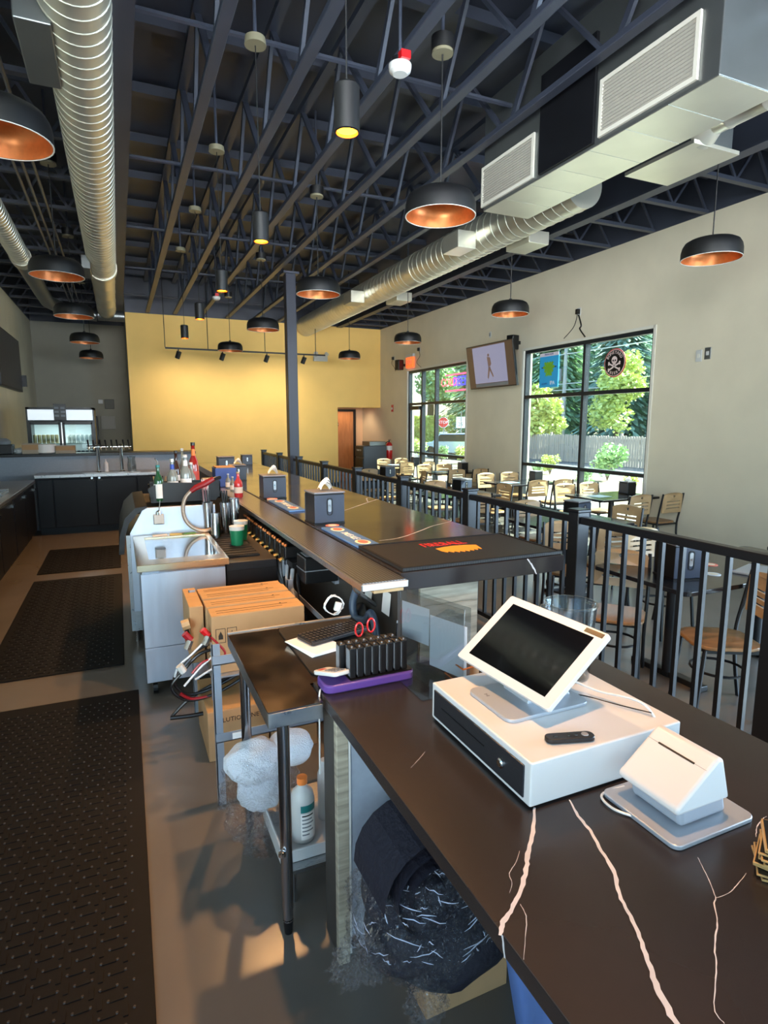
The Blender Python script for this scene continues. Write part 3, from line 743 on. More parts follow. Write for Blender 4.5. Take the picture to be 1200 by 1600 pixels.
# parked car
p = xp(717, 700, 15.5); cz = -.1
t = thing('car', 'pale blue parked car seen low through the entrance glazing', 'car', (p.x+1, p.y+1.5, cz), PI/2+.3)
m_car = mat('car_paint', (178, 196, 214), .25, metal=.3, coat=.6)
MB().prism([(-2.1, .3), (2.1, .3), (2.15, .75), (1.3, .88), (.7, 1.32), (-1.1, 1.36), (-1.8, .95), (-2.15, .8)], 1.7, axis='y', at=-.85).build('car_body', m_car, t, bevel=.06)
MB().prism([(1.15, .9), (.66, 1.27), (-1.05, 1.3), (-1.6, .95)], 1.72, axis='y', at=-.86).build('car_windows', m_dark, t)
for x in (-1.35, 1.35):
    for y in (-.8, .8): MB().cyl((x, y-.1, .32), (x, y+.1, .32), .32, 20).build('wheel', m_dark, t, smooth=True)
# poster and round sign on the window glass
XG = XR+.06
a = xp(845, 556, XG); b = xp(872, 604, XG)
t = thing('hop_poster', 'blue beer poster with a green hop cone hanging in the large window', 'poster', (XG, (a.y+b.y)/2, b.z))
ya, yb, za, zb_ = a.y, b.y, a.z+.03, b.z
MB().box(XG-.012, XG-.004, yb, ya, zb_, za).build('poster_sheet', mat('poster_blue', (58, 168, 226), .5, emit=(50, 150, 215), estr=.0), t, world=True)
H_ = za-zb_; Wd = ya-yb; yc = (ya+yb)/2
MB().box(XG-.015, XG-.012, yb, ya, za-H_*.1, za).build('poster_banner', mat('poster_cream', (226, 214, 226), .6), t, world=True)
text('FRESH HOPS', H_*.07, mat('poster_ink', (40, 60, 140), .6), t, (-.018, 0, H_*.95), (PI/2, 0, -PI/2))
hp = MB()
for k in range(7):
    z = za-H_*.30-k*H_*.055; w = Wd*(.26-.03*abs(k-2)) 
    n_ = 3 if k % 2 else 4
    for j in range(n_):
        yy = yc + (j-(n_-1)/2)*w*.62
        hp.prism([(yy, z+H_*.05), (yy+w*.34, z), (yy, z-H_*.06), (yy-w*.34, z)], .002, axis='x', at=XG-.018+.0006*k)
hp.build('hop_cone', mat('hop_green', (120, 176, 46), .6), t, world=True)
MB().box(XG-.0135, XG-.012, yc-Wd*.4, yc+Wd*.4, za-H_*.44, za-H_*.40).build('arrow_bar', MATS['poster_ink'], t, world=True)
text('HOPPY', H_*.085, MATS['poster_ink'], t, (-.018, Wd*.2, H_*.1), (PI/2, 0, -PI/2)); text('IPA', H_*.15, m_sign, t, (-.018, -Wd*.22, H_*.12), (PI/2, 0, -PI/2))
c = xp(961, 567, XG); Rr = (xp(961, 545, XG).z-xp(961, 590, XG).z)/2
t = thing('round_sign', 'round black beer sign with a skull and crossed bones hanging in the large window', 'sign', (XG, c.y, c.z-Rr))
def disc(nm, r, d, m): return MB().prism([(c.y+u, c.z+v) for u, v in circ(0, 0, r, 40)], .004, axis='x', at=XG-d).build(nm, m, t, world=True)
disc('sign_rim', Rr, .008, mat('sign_dark_red', (176, 30, 44), .5)); disc('sign_ring', Rr*.93, .011, mat('sign_cream', (232, 210, 206), .6)); disc('sign_face', Rr*.89, .014, m_dark)
def ring_text(s_, r, a0, da, size, flip=False):
    for k, ch in enumerate(s_):
        if ch == ' ': continue
        a = a0 + da*k
        text(ch, size, MATS['sign_cream'], t, (-.018, -r*math.sin(a), Rr + r*math.cos(a)), (PI/2 , (a if not flip else a+PI), -PI/2))
ring_text('BONEYARD', Rr*.72, -1.02, .29, Rr*.30); ring_text('BEER', Rr*.72, PI+.42, -.28, Rr*.28, True)
mC = MATS['sign_cream']
def F(poly, d=.018, nm='emblem', m=mC): return MB().prism([(c.y - u*Rr, c.z + v*Rr) for u, v in poly], .002, axis='x', at=XG-d).build(nm, m, t, world=True)
sk = circ(0, .2, .26, 18); F(sk, nm='skull'); F([(-.14, .0), (.14, .0), (.12, -.14), (-.12, -.14)], nm='jaw')
for u in (-.1, .1): F(circ(u, .17, .07, 10), .021, 'eye_socket', m_dark)
F([(-.03, .08), (.03, .08), (0, .13)], .021, 'nose', m_dark)
for s_ in (-1, 1):
    b_ = MB().bar((XG-.016, c.y+s_*Rr*.5, c.z-.02*Rr), (XG-.016, c.y-s_*Rr*.5, c.z-.48*Rr), Rr*.1, .003, up=(1, 0, 0)).build('bone', mC, t, world=True)
    for (u, v) in ((.5, .03), (.5, -.08), (-.5, -.42), (-.5, -.53)): F(circ(-s_*u, v, .075, 10), .0185, 'bone_end')
# neon open sign behind the television edge
n0 = xp(712, 596, XR+.04)
t = thing('neon_sign', 'red and blue neon sign hanging in the entrance glazing beside the television', 'sign', (XR+.04, n0.y, n0.z-.2))
mr_ = mat('neon_red', (255, 60, 90), .5, emit=(255, 70, 100), estr=1.6); mb_ = mat('neon_blue', (70, 60, 255), .5, emit=(70, 60, 255), estr=1.6)
for z in (0, .36): MB().tube([(0, -.6, z), (0, .45, z)], .016, 6).build('neon_tube', mr_, t)
text('BEER', .3, mb_, t, (-.02, -.25, .19), (PI/2, 0, -PI/2)); text('COLD', .26, mr_, t, (-.02, .28, .19), (PI/2, 0, -PI/2))

# ================================================================== RIGHT WALL FITTINGS
def cable(lab, pts, r=.006, m=m_dark, nm='cable'): return tag(MB().tube(bez(pts, 6), r, 6).build(nm, m, smooth=True), lab, 'cable')
# wall television
tv = thing('television', 'flat television tilted forward on the right wall, showing a walking figure on a pale screen', 'television', (6.55, 9.75, 2.45))
Wt, Ht = 1.46, .83
M_ = Matrix.Translation((0, 0, .42)) @ Matrix.Rotation(-.16, 4, 'Y') @ Matrix.Rotation(.04, 4, 'Z')
def tvp(mb): return mb.xf(M_)
tvp(MB().box(0, .05, -Wt/2, Wt/2, -Ht/2, Ht/2)).build('television_body', m_dark, tv, bevel=.006)
m_scr = mat('screen_border', (50, 40, 34), .3, emit=(92, 74, 62), estr=.25); m_pic = mat('screen_picture', (60, 62, 80), .3, emit=(168, 170, 200), estr=.30)
tvp(MB().box(-.002, 0, -Wt/2+.015, Wt/2-.015, -Ht/2+.02, Ht/2-.015)).build('screen', m_scr, tv)
tvp(MB().box(-.004, -.002, -.5, .52, -Ht/2+.1, Ht/2-.04)).build('picture', m_pic, tv)
m_fig = mat('screen_figure', (104, 84, 78), .4, emit=(104, 84, 78), estr=.3)
def fg(poly): tvp(MB().prism([(-u, v) for u, v in poly], .0015, axis='x', at=-.0055)).build('picture_figure', m_fig, tv)
fg(circ(-.02, .2, .03, 10)); fg([(-.07, .17), (.02, .16), (.03, .0), (-.05, -.02)]); fg([(-.05, -.02), (.0, -.02), (.09, -.2), (.06, -.22)]); fg([(-.05, -.02), (.02, -.02), (-.08, -.24), (-.11, -.22)]); fg([(.0, .14), (.03, .15), (.05, .03), (.03, .02)])
tvp(MB().box(-.004, -.002, -.5, .52, -Ht/2+.03, -Ht/2+.09)).build('caption_strip', m_gray, tv)
MB().box(.05, XR-6.55, -.12, .12, .3, .36).box(XR-6.55-.02, XR-6.55, -.18, .18, .15, .55).build('wall_bracket', m_dark, tv)
# wall speakers
def speaker(lab, q, s=1.0):
    p = xp(*q, 6.84); t = thing('wall_speaker', lab, 'speaker', (p.x, p.y, p.z-.12*s))
    MB().prism([(-.09, -.08), (.06, -.1), (.06, .1), (-.09, .08)], .26*s).xf(Matrix.Rotation(.35, 4, 'Z')).build('speaker_body', m_black, t, bevel=.012)
    MB().prism([(-.096, -.065), (-.09, -.07), (-.09, .07), (-.096, .065)], .22*s, at=.02).xf(Matrix.Rotation(.35, 4, 'Z')).build('speaker_grille', m_dark, t)
    MB().box(.04, .16, -.03, .03, .1, .16).build('bracket', m_black, t)
speaker('black wall speaker beside the television, right wall', (801, 536)); speaker('black wall speaker left of the exit sign', (624, 571))
for l, q, pts in [('black cable hanging from the wall plate above the large window', (903, 487), [(-3, 14), (-8, 26), (-22, 42)]), ('thin cable hanging from the wall plate above the entrance glazing', (654, 546), [(2, 10), (-3, 20), (4, 28)]), ('thin cable from the wall plate down to the speaker by the exit sign', (614, 560), [(-2, 8), (2, 14), (4, 20)])]:
    p = xp(*q, 6.97)
    b_ = thing('wall_plate', {'b': 'wall outlet plate with black plug above the large window', 't': 'wall outlet plate above the entrance glazing', 'x': ''}.get(l[0] if q[0] > 620 else 'z', 'wall outlet plate left of the exit sign'), 'outlet', (XR-.002, p.y, p.z-.06))
    MB().box(-.008, 0, -.04, .04, 0, .12).build('cover_plate', m_white, b_); MB().box(-.06, -.008, -.03, .03, .02, .1).build('plug', m_dark, b_, bevel=.005)
    cable(l, [xp(q[0]+dx, q[1]+dy, 6.975) for dx, dy in [(0, 0)] + pts])
p = xp(903, 487, 6.97); cable('second black cable with connectors running to the window head', [xp(904, 492, 6.97), xp(908, 508, 6.97), xp(906, 514, 6.97), xp(914, 526, 6.97)], .012)
def plate_at(nm, lab, q, w, h, m=m_white, X_=XR, cat='outlet'):
    p = xp(*q, X_-.005); t = thing(nm, lab, cat, (X_-.001, p.y, p.z-h/2))
    MB().box(-.01, 0, -w/2, w/2, 0, h).build('cover_plate', m, t, bevel=.003, seg=1); return t
t = plate_at('light_switch', 'white wall plate right of the large window, left of the pair', (1092, 556), .09, .15, cat='switch'); MB().box(-.016, -.01, -.018, .018, .05, .1).build('rocker', m_reveal, t)
t = plate_at('light_switch', 'metal wall plate right of the large window, right of the pair', (1106, 552), .09, .15, m_zincd, cat='switch'); MB().box(-.016, -.01, -.018, .018, .05, .1).build('rocker', m_white, t)
t = plate_at('wall_sensor', 'small white sensor on the wall above the television', (766, 523), .07, .12, cat='sensor'); MB().box(-.02, -.01, -.02, .02, .03, .09).build('lens', m_gray, t)
# exit sign
p = xp(641, 562, 6.97)
t = thing('exit_sign', 'orange red exit sign on the right wall above the entrance glazing', 'sign', (6.96, p.y, p.z-.2))
MB().box(-.02, .035, -.2, .2, 0, .26).build('sign_body', mat('exit_orange', (255, 96, 40), .5, emit=(255, 90, 40), estr=.9), t, bevel=.006)
MB().box(-.03, .04, -.21, .21, .26, .34).build('lamp_bar', m_white, t, bevel=.01)
text('EXIT', .17, m_white, t, (-.024, 0, .13), (PI/2, 0, -PI/2), sx=.9)
# emergency light on the yellow wall
p = yp(500, 559, YB); t = thing('emergency_light', 'white twin-head emergency light on the yellow wall', 'lamp', (p.x, YB-.04, p.z-.1))
MB().box(-.2, .2, -.04, .04, 0, .14).build('light_body', m_white, t, bevel=.01)
for s_ in (-1, 1): MB().cyl((s_*.13, -.04, .16), (s_*.16, -.1, .2), .05, 12, r2=.06).build('lamp_head', m_white, t, smooth=True)
# fire alarm, extinguisher
t = plate_at('fire_alarm', 'small red fire alarm box on the wall beside the entrance', (613, 638), .13, .19, m_red, cat='alarm'); MB().box(-.03, -.01, -.03, .03, .06, .12).build('strobe', m_white, t)
p = xp(608, 702, 6.88); t = thing('fire_extinguisher', 'red fire extinguisher hanging on the wall beside the black bin cabinet', 'extinguisher', (6.88, p.y, p.z-.28))
MB().lathe((0, 0, 0), [(.08, 0), (.09, .02), (.09, .40), (.06, .46), (.03, .48)], 20).build('cylinder_body', m_red, t, smooth=True)
MB().lathe((0, 0, .26), [(.092, 0), (.092, .12)], 20, False, False).build('label_band', m_paper, t, smooth=True)
MB().cyl((0, 0, .47), (0, 0, .53), .02, 8).bar((-.0, -.09, .55), (0, .04, .54), .025, .012).build('valve_handle', m_dark, t)
MB().tube(bez([(0, .0, .5), (-.06, .08, .46), (-.1, .09, .3), (-.09, .07, .12)], 5), .012, 6).build('hose', m_dark, t, smooth=True)
# black bin cabinet
p = yp(590, 690, 15.4)
t = thing('bin_cabinet', 'black waste bin cabinet with tray rack on top beside the niche', 'bin', (6.35, 15.3, 0))
MB().box(-.28, .4, -.3, .3, 0, 1.16).build('cabinet_body', mat('bin_grey', (78, 84, 92), .45), t, bevel=.01)
MB().box(-.31, -.28, -.29, .29, .05, .82).build('cabinet_door', m_black, t); MB().box(-.31, -.28, -.29, .29, .86, 1.14).build('waste_flap', m_black, t)
text('THANK YOU', .06, m_sign, t, (-.312, 0, 1.04), (PI/2, 0, -PI/2)); 
MB().box(-.1, .38, -.28, .28, 1.16, 1.28).build('tray_rack', m_zincd, t, bevel=.01)
# smoke detectors
def smoke(lab, loc):
    t = thing('smoke_detector', lab, 'detector', loc)
    MB().lathe((0, 0, 0), [(.02, -.0), (.05, .0), (.075, .02), (.08, .045), (.08, .06)], 24).build('detector_body', m_white, t, smooth=True)
    MB().box(-.035, .035, -.08, -.02, .0, .05).xf(Matrix.Translation((0, -.02, .06))).build('strobe_box', m_red, t)
    MB().lathe((0, 0, .06), [(.06, 0), (.06, .04)], 16).build('mounting_box', m_black, t); MB().cyl((0, 0, .1), (0, 0, 5.3-loc[2]), .012, 6).build('support_rod', m_truss, t)
p = zp(625, 112, 4.22); smoke('white round smoke detector with red strobe hanging under the trusses, top centre', (p.x, p.y, 4.2))
p = zp(338, 467, 4.22); smoke('small white smoke detector further back under the trusses', (p.x, p.y, 4.2))

# ================================================================== LEFT WALL AND BACK-LEFT
t = thing('wall_screen', 'large dark wall screen hanging on the left wall', 'television', (XL+.06, 14.0, 2.45))
m_ws = mat('dark_screen', (52, 46, 54), .3, var=.45, vscale=5, stretch=(1, 3, .5), var2=(24, 24, 34))
MB().box(-.05, .03, -1.45, 1.2, 0, 1.08).build('screen_body', m_dark, t, bevel=.006); MB().box(.03, .034, -1.42, 1.17, .04, 1.05).build('screen', m_ws, t)
MB().box(.0, .12, 1.15, 1.22, .12, .36).build('side_speaker', m_black, t)
# fridge
FYY = 12.4
fr = thing('drinks_fridge', 'black double glass-door drinks fridge with lit white header and cans inside', 'fridge', (-.95, FYY+.35, 0))
a = yp(42, 635, FYY); b = yp(145, 640, FYY); fx0, fx1, fz = a.x-.03, b.x+.02, 2.07
MB().box(fx0, fx0+.05, FYY, FYY+.7, 0, fz).box(fx1-.05, fx1, FYY, FYY+.7, 0, fz).box(fx0, fx1, FYY+.65, FYY+.7, 0, fz).box(fx0, fx1, FYY, FYY+.7, fz-.04, fz).box(fx0, fx1, FYY, FYY+.7, 0, .2).build('cabinet_body', m_dark, fr, world=True)
xm = (fx0+fx1)/2
m_hdr = mat('lit_header', (228, 234, 238), .4, emit=(222, 232, 240), estr=.36)
MB().box(fx0+.03, xm-.02, FYY-.02, FYY, 1.84, 2.03).build('lit_header_panel', m_hdr, fr, world=True); MB().box(xm+.02, fx1-.03, FYY-.02, FYY, 1.84, 2.03).build('lit_header_panel', m_hdr, fr, world=True)
mp_ = MB().box(xm-.11, xm+.09, FYY-.035, FYY-.022, 1.84, 2.13).build('price_poster', m_dark, fr, world=True)
for k in range(3):
    for j in (-1, 1): MB().box(xm-.01+j*.05-.035, xm-.01+j*.05+.035, FYY-.038, FYY-.035, 1.9+k*.07, 1.94+k*.07).build('price_box', m_gray, mp_, world=True)
m_int = mat('fridge_inside_glow', (214, 218, 220), .5, emit=(214, 222, 228), estr=.25)  # liner glows by itself to imitate a lit interior
MB().box(fx0+.05, fx1-.05, FYY+.6, FYY+.65, .2, 1.8).build('back_liner', m_int, fr, world=True)
for (x0, x1) in ((fx0+.05, xm-.03), (xm+.03, fx1-.05)):
    d = MB().box(x0-.02, x0+.02, FYY-.03, FYY, .2, 1.8).box(x1-.02, x1+.02, FYY-.03, FYY, .2, 1.8).box(x0, x1, FYY-.03, FYY, 1.76, 1.82).box(x0, x1, FYY-.03, FYY, .18, .24).build('door', m_dark, fr, world=True)
    MB().box(x0+.02, x1-.02, FYY-.02, FYY-.015, .24, 1.76).build('door_glass', m_pane, d, world=True)
    MB().box(x1-.06, x1-.045, FYY-.06, FYY-.03, .8, 1.3).build('handle', m_chrome, d, world=True)
cans = {0: mat('can_gold', (170, 150, 110), .3, metal=.6), 1: mat('can_blue', (54, 70, 92), .3, metal=.5), 2: mat('can_white', (200, 200, 196), .35, metal=.3)}
can0 = None; ci = 0
for sz, mi in ((1.42, 0), (1.12, 1), (.82, 2)):
    MB().box(fx0+.05, fx1-.05, FYY+.06, FYY+.6, sz-.02, sz).build('wire_shelf', m_white, fr, world=True)
    for k in range(14):
        x = fx0+.1 + k*(fx1-fx0-.2)/13
        if abs(x-xm) < .04: continue
        m_ = cans[mi] if not (mi == 0 and x > xm) else cans[2]
        o = MB().lathe((0, 0, 0), [(.027, 0), (.032, .01), (.032, .14), (.027, .155)], 10).build('drink_can', m_, smooth=True)
        o.location = (x, FYY+.12, sz+.001)
        tag(o, 'drink can on the %s shelf behind the %s fridge door, %s from the left' % ({1.42: 'top', 1.12: 'middle', .82: 'low'}[sz], 'left' if x < xm else 'right', ORD[k if x < xm else k-7]), 'can', 'cans in the drinks fridge, %s shelf %s' % ({1.42: 'top', 1.12: 'middle', .82: 'low'}[sz], 'left' if x < xm else 'right'))
lamp('fridge_fill_light', 'AREA', ((fx0+fx1)/2, FYY+.1, 1.77), 5, (.92, .97, 1.0), shape='RECTANGLE', size=.9, size_y=.06)  # lamp added inside the fridge so the cans show
# panels on the grey wall
for l, (x0, y0, x1, y1), m_, dz in [('grey electrical box on the dark back-left wall', (157, 650, 181, 671), mat('panel_grey', (160, 156, 146), .5), .1), ('flat dark box high on the grey wall, above the pale panel', (163, 624, 179, 639), mat('panel_dark', (108, 106, 98), .6), .06), ('tall black box on the grey wall beside the fridge', (146, 650, 156, 705), m_black, .2), ('small white sensor box high on the grey wall', (153, 624, 161, 631), m_white, .06)]:
    a = yp(x0, y0, YG-dz); b = yp(x1, y1, YG-dz); t = thing('wall_box', l, 'box', ((a.x+b.x)/2, YG-dz/2, b.z))
    MB().box(a.x, b.x, YG-dz, YG, b.z, a.z).build('box_body', m_, t, world=True, bevel=.01); MB().box(a.x+.02, b.x-.02, YG-dz-.008, YG-dz, b.z+.02, a.z-.02).build('box_cover', m_, t, world=True)
# ================================================================== BAR
ZB = 1.067; BX0, BX1, BY0, BY1 = 1.225, 2.24, 2.55, 11.3
def ribbon(pts, ws, m=m_vein, name='vein', parent=None, up=Vector((0, 0, 1)), lift=.0007, jit=.16, sub=6):
    P = bez(pts, sub); mb = MB(); n = len(P); L_ = []; 
    for k, p in enumerate(P):
        d = (P[min(k+1, n-1)] - P[max(k-1, 0)]).normalized(); sd_ = d.cross(up).normalized()
        u = k/(n-1)*(len(ws)-1); i = min(int(u), len(ws)-2); w = ws[i] + (ws[i+1]-ws[i])*(u-i)
        w *= .85; w *= 1 + random.uniform(-jit, jit); p = p + sd_*random.uniform(-.6, .6)*w*jit*1.6 + up*lift
        L_.append((p - sd_*w/2, p + sd_*w/2))
    for (a, b), (c, d) in zip(L_[:-1], L_[1:]): mb.quad(a, b, d, c)
    return mb.build(name, m, parent, world=parent is not None, fixn=False)
bt = thing('bar_counter', 'long dark quartz bar top with thin white veins, in the middle of the room', 'countertop', (1.73, 7, .975))
MB().box(BX0, BX1, BY0, BY1, .975, ZB).build('slab', m_quartz, bt, world=True, bevel=.004)
def zl(pts, z): return [zp(x, y, z) for x, y in pts]
ribbon(zl([(592, 845), (622, 841), (650, 832), (676, 822), (704, 815)], ZB), [.008, .012, .012, .01], parent=bt)
ribbon(zl([(532, 800), (552, 793), (575, 785), (590, 780)], ZB), [.012, .02, .02], parent=bt); ribbon(zl([(575, 785), (573, 779), (580, 777)], ZB), [.012, .02], parent=bt)
ribbon([yp(x, y, BY0) for x, y in [(824, 873), (829, 880), (835, 890), (838, 897)]], [.006, .012, .006], parent=bt, up=Vector((0, -1, 0)))
dw = thing('bar_die_wall', 'dark panelled bar front wall under the quartz bar top', 'wall')
dw.location = (1.3, 7, 0)
MB().box(1.24, 1.36, 2.62, 11.2, 0, .974).build('wall_panel', m_darkpanel, dw, world=True)
MB().box(1.36, 1.72, 2.62, 2.70, 0, .974).build('end_panel', m_oakgrey, dw, world=True, bevel=.002)
for z in (.36, .62, .86): MB().box(1.365, 1.715, 2.612, 2.62, z-.245 if z > .4 else 0, z-.004).build('oak_plank', m_oakgrey, dw, world=True, bevel=.002, seg=1)
MB().box(1.365, 1.715, 2.612, 2.62, .86, .972).build('oak_plank', m_oakgrey, dw, world=True, bevel=.002, seg=1)
MB().box(1.36, 1.72, 2.7, 11.2, .02, .1).build('plinth', m_black, dw, world=True)
MB().box(1.70, 1.72, 2.7, 11.2, .1, .974).build('guest_side_panel', m_oakgrey, dw, world=True)
# drip rail (perforated stainless)
m_perf = bpy.data.materials.new('perforated_steel'); m_perf.use_nodes = True
nt = m_perf.node_tree; N = nt.nodes; L = nt.links; b = N['Principled BSDF']; b.inputs['Metallic'].default_value = 1; b.inputs['Roughness'].default_value = .3
tc = N.new('ShaderNodeTexCoord'); mp = N.new('ShaderNodeMapping'); mp.inputs['Scale'].default_value = (62, 62, 0); L.new(tc.outputs['Object'], mp.inputs[0])
fr_ = N.new('ShaderNodeVectorMath'); fr_.operation = 'FRACTION'; L.new(mp.outputs[0], fr_.inputs[0])
ds = N.new('ShaderNodeVectorMath'); ds.operation = 'DISTANCE'; ds.inputs[1].default_value = (.5, .5, 0); L.new(fr_.outputs[0], ds.inputs[0])
lt = N.new('ShaderNodeMath'); lt.operation = 'LESS_THAN'; lt.inputs[1].default_value = .27; L.new(ds.outputs['Value'], lt.inputs[0])
mx = N.new('ShaderNodeMix'); mx.data_type = 'RGBA'; L.new(lt.outputs[0], mx.inputs[0]); mx.inputs[6].default_value = (.33, .33, .34, 1); mx.inputs[7].default_value = (.75, .75, .76, 1); L.new(mx.outputs[2], b.inputs['Base Color'])
bp_ = N.new('ShaderNodeBump'); bp_.inputs['Strength'].default_value = .5; bp_.inputs['Distance'].default_value = .003; L.new(lt.outputs[0], bp_.inputs['Height']); L.new(bp_.outputs[0], b.inputs['Normal'])
t = thing('drip_rail', 'long perforated stainless drip rail along the bartender edge of the bar', 'tray', (1.1, 5.4, 1.02))
MB().box(.978, 1.222, 2.46, 8.3, 1.022, 1.055).build('rail_body', m_steelb, t, world=True, bevel=.003)
MB().box(.990, 1.215, 2.475, 8.29, 1.055, 1.0585).build('perforated_plate', m_perf, t, world=True)
MB().box(.985, 1.215, 2.452, 2.462, 1.026, 1.056).build('end_cap', m_gloss, t, world=True, bevel=.002)
MB().box(1.06, 1.215, 2.50, 2.62, .995, 1.02).build('support_block', mat('raw_wood', (196, 160, 116), .7, var=.1, stretch=(1, 8, 1)), t, world=True)
for y in (2.9, 4.2, 5.6, 7.0): MB().tube([(1.24, y, .8), (1.12, y, .9), (1.08, y, 1.02)], .012, 6).build('bracket', m_steelb, t, world=True)
# rubber mats on the bar
m_matb = bpy.data.materials.new('service_mat'); m_matb.use_nodes = True
def grid_mat(m, sx, base, hi, rough, r=.3, strength=.8, dist=.003):
    nt = m.node_tree; N = nt.nodes; L = nt.links; b = N['Principled BSDF']; b.inputs['Roughness'].default_value = rough
    tc = N.new('ShaderNodeTexCoord'); mp = N.new('ShaderNodeMapping'); mp.inputs['Scale'].default_value = (sx, sx, 0); mp.inputs['Rotation'].default_value = (0, 0, .785); L.new(tc.outputs['Object'], mp.inputs[0])
    f = N.new('ShaderNodeVectorMath'); f.operation = 'FRACTION'; L.new(mp.outputs[0], f.inputs[0])
    d = N.new('ShaderNodeVectorMath'); d.operation = 'DISTANCE'; d.inputs[1].default_value = (.5, .5, 0); L.new(f.outputs[0], d.inputs[0])
    l = N.new('ShaderNodeMath'); l.operation = 'LESS_THAN'; l.inputs[1].default_value = r; L.new(d.outputs['Value'], l.inputs[0])
    x = N.new('ShaderNodeMix'); x.data_type = 'RGBA'; L.new(l.outputs[0], x.inputs[0]); x.inputs[6].default_value = (*S(base), 1); x.inputs[7].default_value = (*S(hi), 1); L.new(x.outputs[2], b.inputs['Base Color'])
    bb = N.new('ShaderNodeBump'); bb.inputs['Strength'].default_value = strength; bb.inputs['Distance'].default_value = dist; L.new(l.outputs[0], bb.inputs['Height']); L.new(bb.outputs[0], b.inputs['Normal'])
grid_mat(m_matb, 95, (16, 15, 16), (44, 41, 41), .5)
t = thing('bar_mat', 'large black rubber mat with red and orange flame logo at the near bar end', 'mat', (1.74, 2.86, ZB+.001))
MB().box(1.24, 2.235, 2.56, 3.16, ZB+.001, ZB+.017).build('mat_body', m_matb, t, world=True, bevel=.003)
rim = MB(); rim.box(1.24, 2.235, 2.56, 2.575, ZB+.017, ZB+.021).box(1.24, 2.235, 3.145, 3.16, ZB+.017, ZB+.021).box(1.24, 1.255, 2.575, 3.145, ZB+.017, ZB+.021).box(2.22, 2.235, 2.575, 3.145, ZB+.017, ZB+.021)
rim.build('raised_rim', m_rubber, t, world=True)
m_fr = mat('logo_red', (206, 40, 36), .6); m_fo = mat('logo_orange', (240, 150, 40), .6)
zz = ZB+.0175
a0 = zp(668, 856, zz); a1 = zp(740, 853, zz)
lx0, lx1, ly = a0.x, a1.x, (a0.y+a1.y)/2
text('FIREBALL', .13, m_fr, t, ((lx0+lx1)/2-1.74, ly+.09-2.86, .0175), (0, 0, 0), sx=.55)
fl = MB(); pts = []
n = 15
for k in range(n+1):
    u = k/n; x = lx0+.03 + (lx1-lx0-.03)*u; pts.append((x, ly-.085-.035*(k % 2)-.03*math.sin(u*PI)))
top = [(lx0+.03+(lx1-lx0)*u, ly-.01+.03*math.sin(u*PI)) for u in (1.0, .75, .5, .25, 0)]
fl.prism(pts+top, .0012, at=zz); fl.build('flame_emblem', m_fo, t, world=True)
# long blue mats
m_bluemat = bpy.data.materials.new('blue_mat'); m_bluemat.use_nodes = True; grid_mat(m_bluemat, 120, (70, 108, 158), (104, 144, 190), .5)
m_cream = mat('logo_cream', (236, 220, 190), .6); m_pinkr = mat('logo_coral', (222, 110, 92), .6)
for i, (y0, y1, l) in enumerate([(3.13, 3.86, 'narrow blue bar mat with cream logo, nearest on the bar edge'), (4.72, 5.45, 'narrow blue bar mat with cream logo behind the nearest napkin dispenser')]):
    t = thing('bar_runner', l, 'mat', (1.315, (y0+y1)/2, ZB+.001), 0, 'blue runners on the bar edge'); hh = (y1-y0)/2
    MB().box(-.075, .075, -hh, hh, 0, .013).build('mat_body', m_bluemat, t, bevel=.003)
    for dy in (-.22, .24):
        MB().prism(circ(0, dy, .045, 14, .07), .0014, at=.013).build('badge', m_cream, t); MB().prism(circ(0, dy, .03, 12, .05), .0012, at=.0146).build('badge_centre', m_pinkr, t)
    text('PALE ALE', .07, m_cream, t, (0, 0, .0138), (0, 0, -PI/2), sx=.85)
# coasters on the bar
m_coral = mat('coaster_coral', (228, 128, 108), .7)
def coaster(lab, x, y, z, m=m_coral, r=.05, grp=None, ring=True):
    t = thing('coaster', lab, 'coaster', (x, y, z), random.uniform(0, 3), grp)
    MB().lathe((0, 0, 0), [(r, 0), (r, .003)], 28).build('board', m, t)
    if ring: MB().prism(circ(0, 0, r*.62, 20), .0006, at=.003).build('printed_disc', m_cream, t)
    return t
c = zp(508, 817, ZB); coaster('round coral coaster at the foot of the nearest napkin dispenser', c.x+.01, 3.97, ZB+.001)
for k in range(3): coaster(['round coaster at the bottom of the pile behind the nearest dispenser', 'round coaster in the middle of the pile behind the nearest dispenser', 'round coral coaster on top of the pile behind the nearest dispenser'][k], 1.30, 5.56, ZB+.001+k*.0045, m_coral if k == 2 else m_cream)
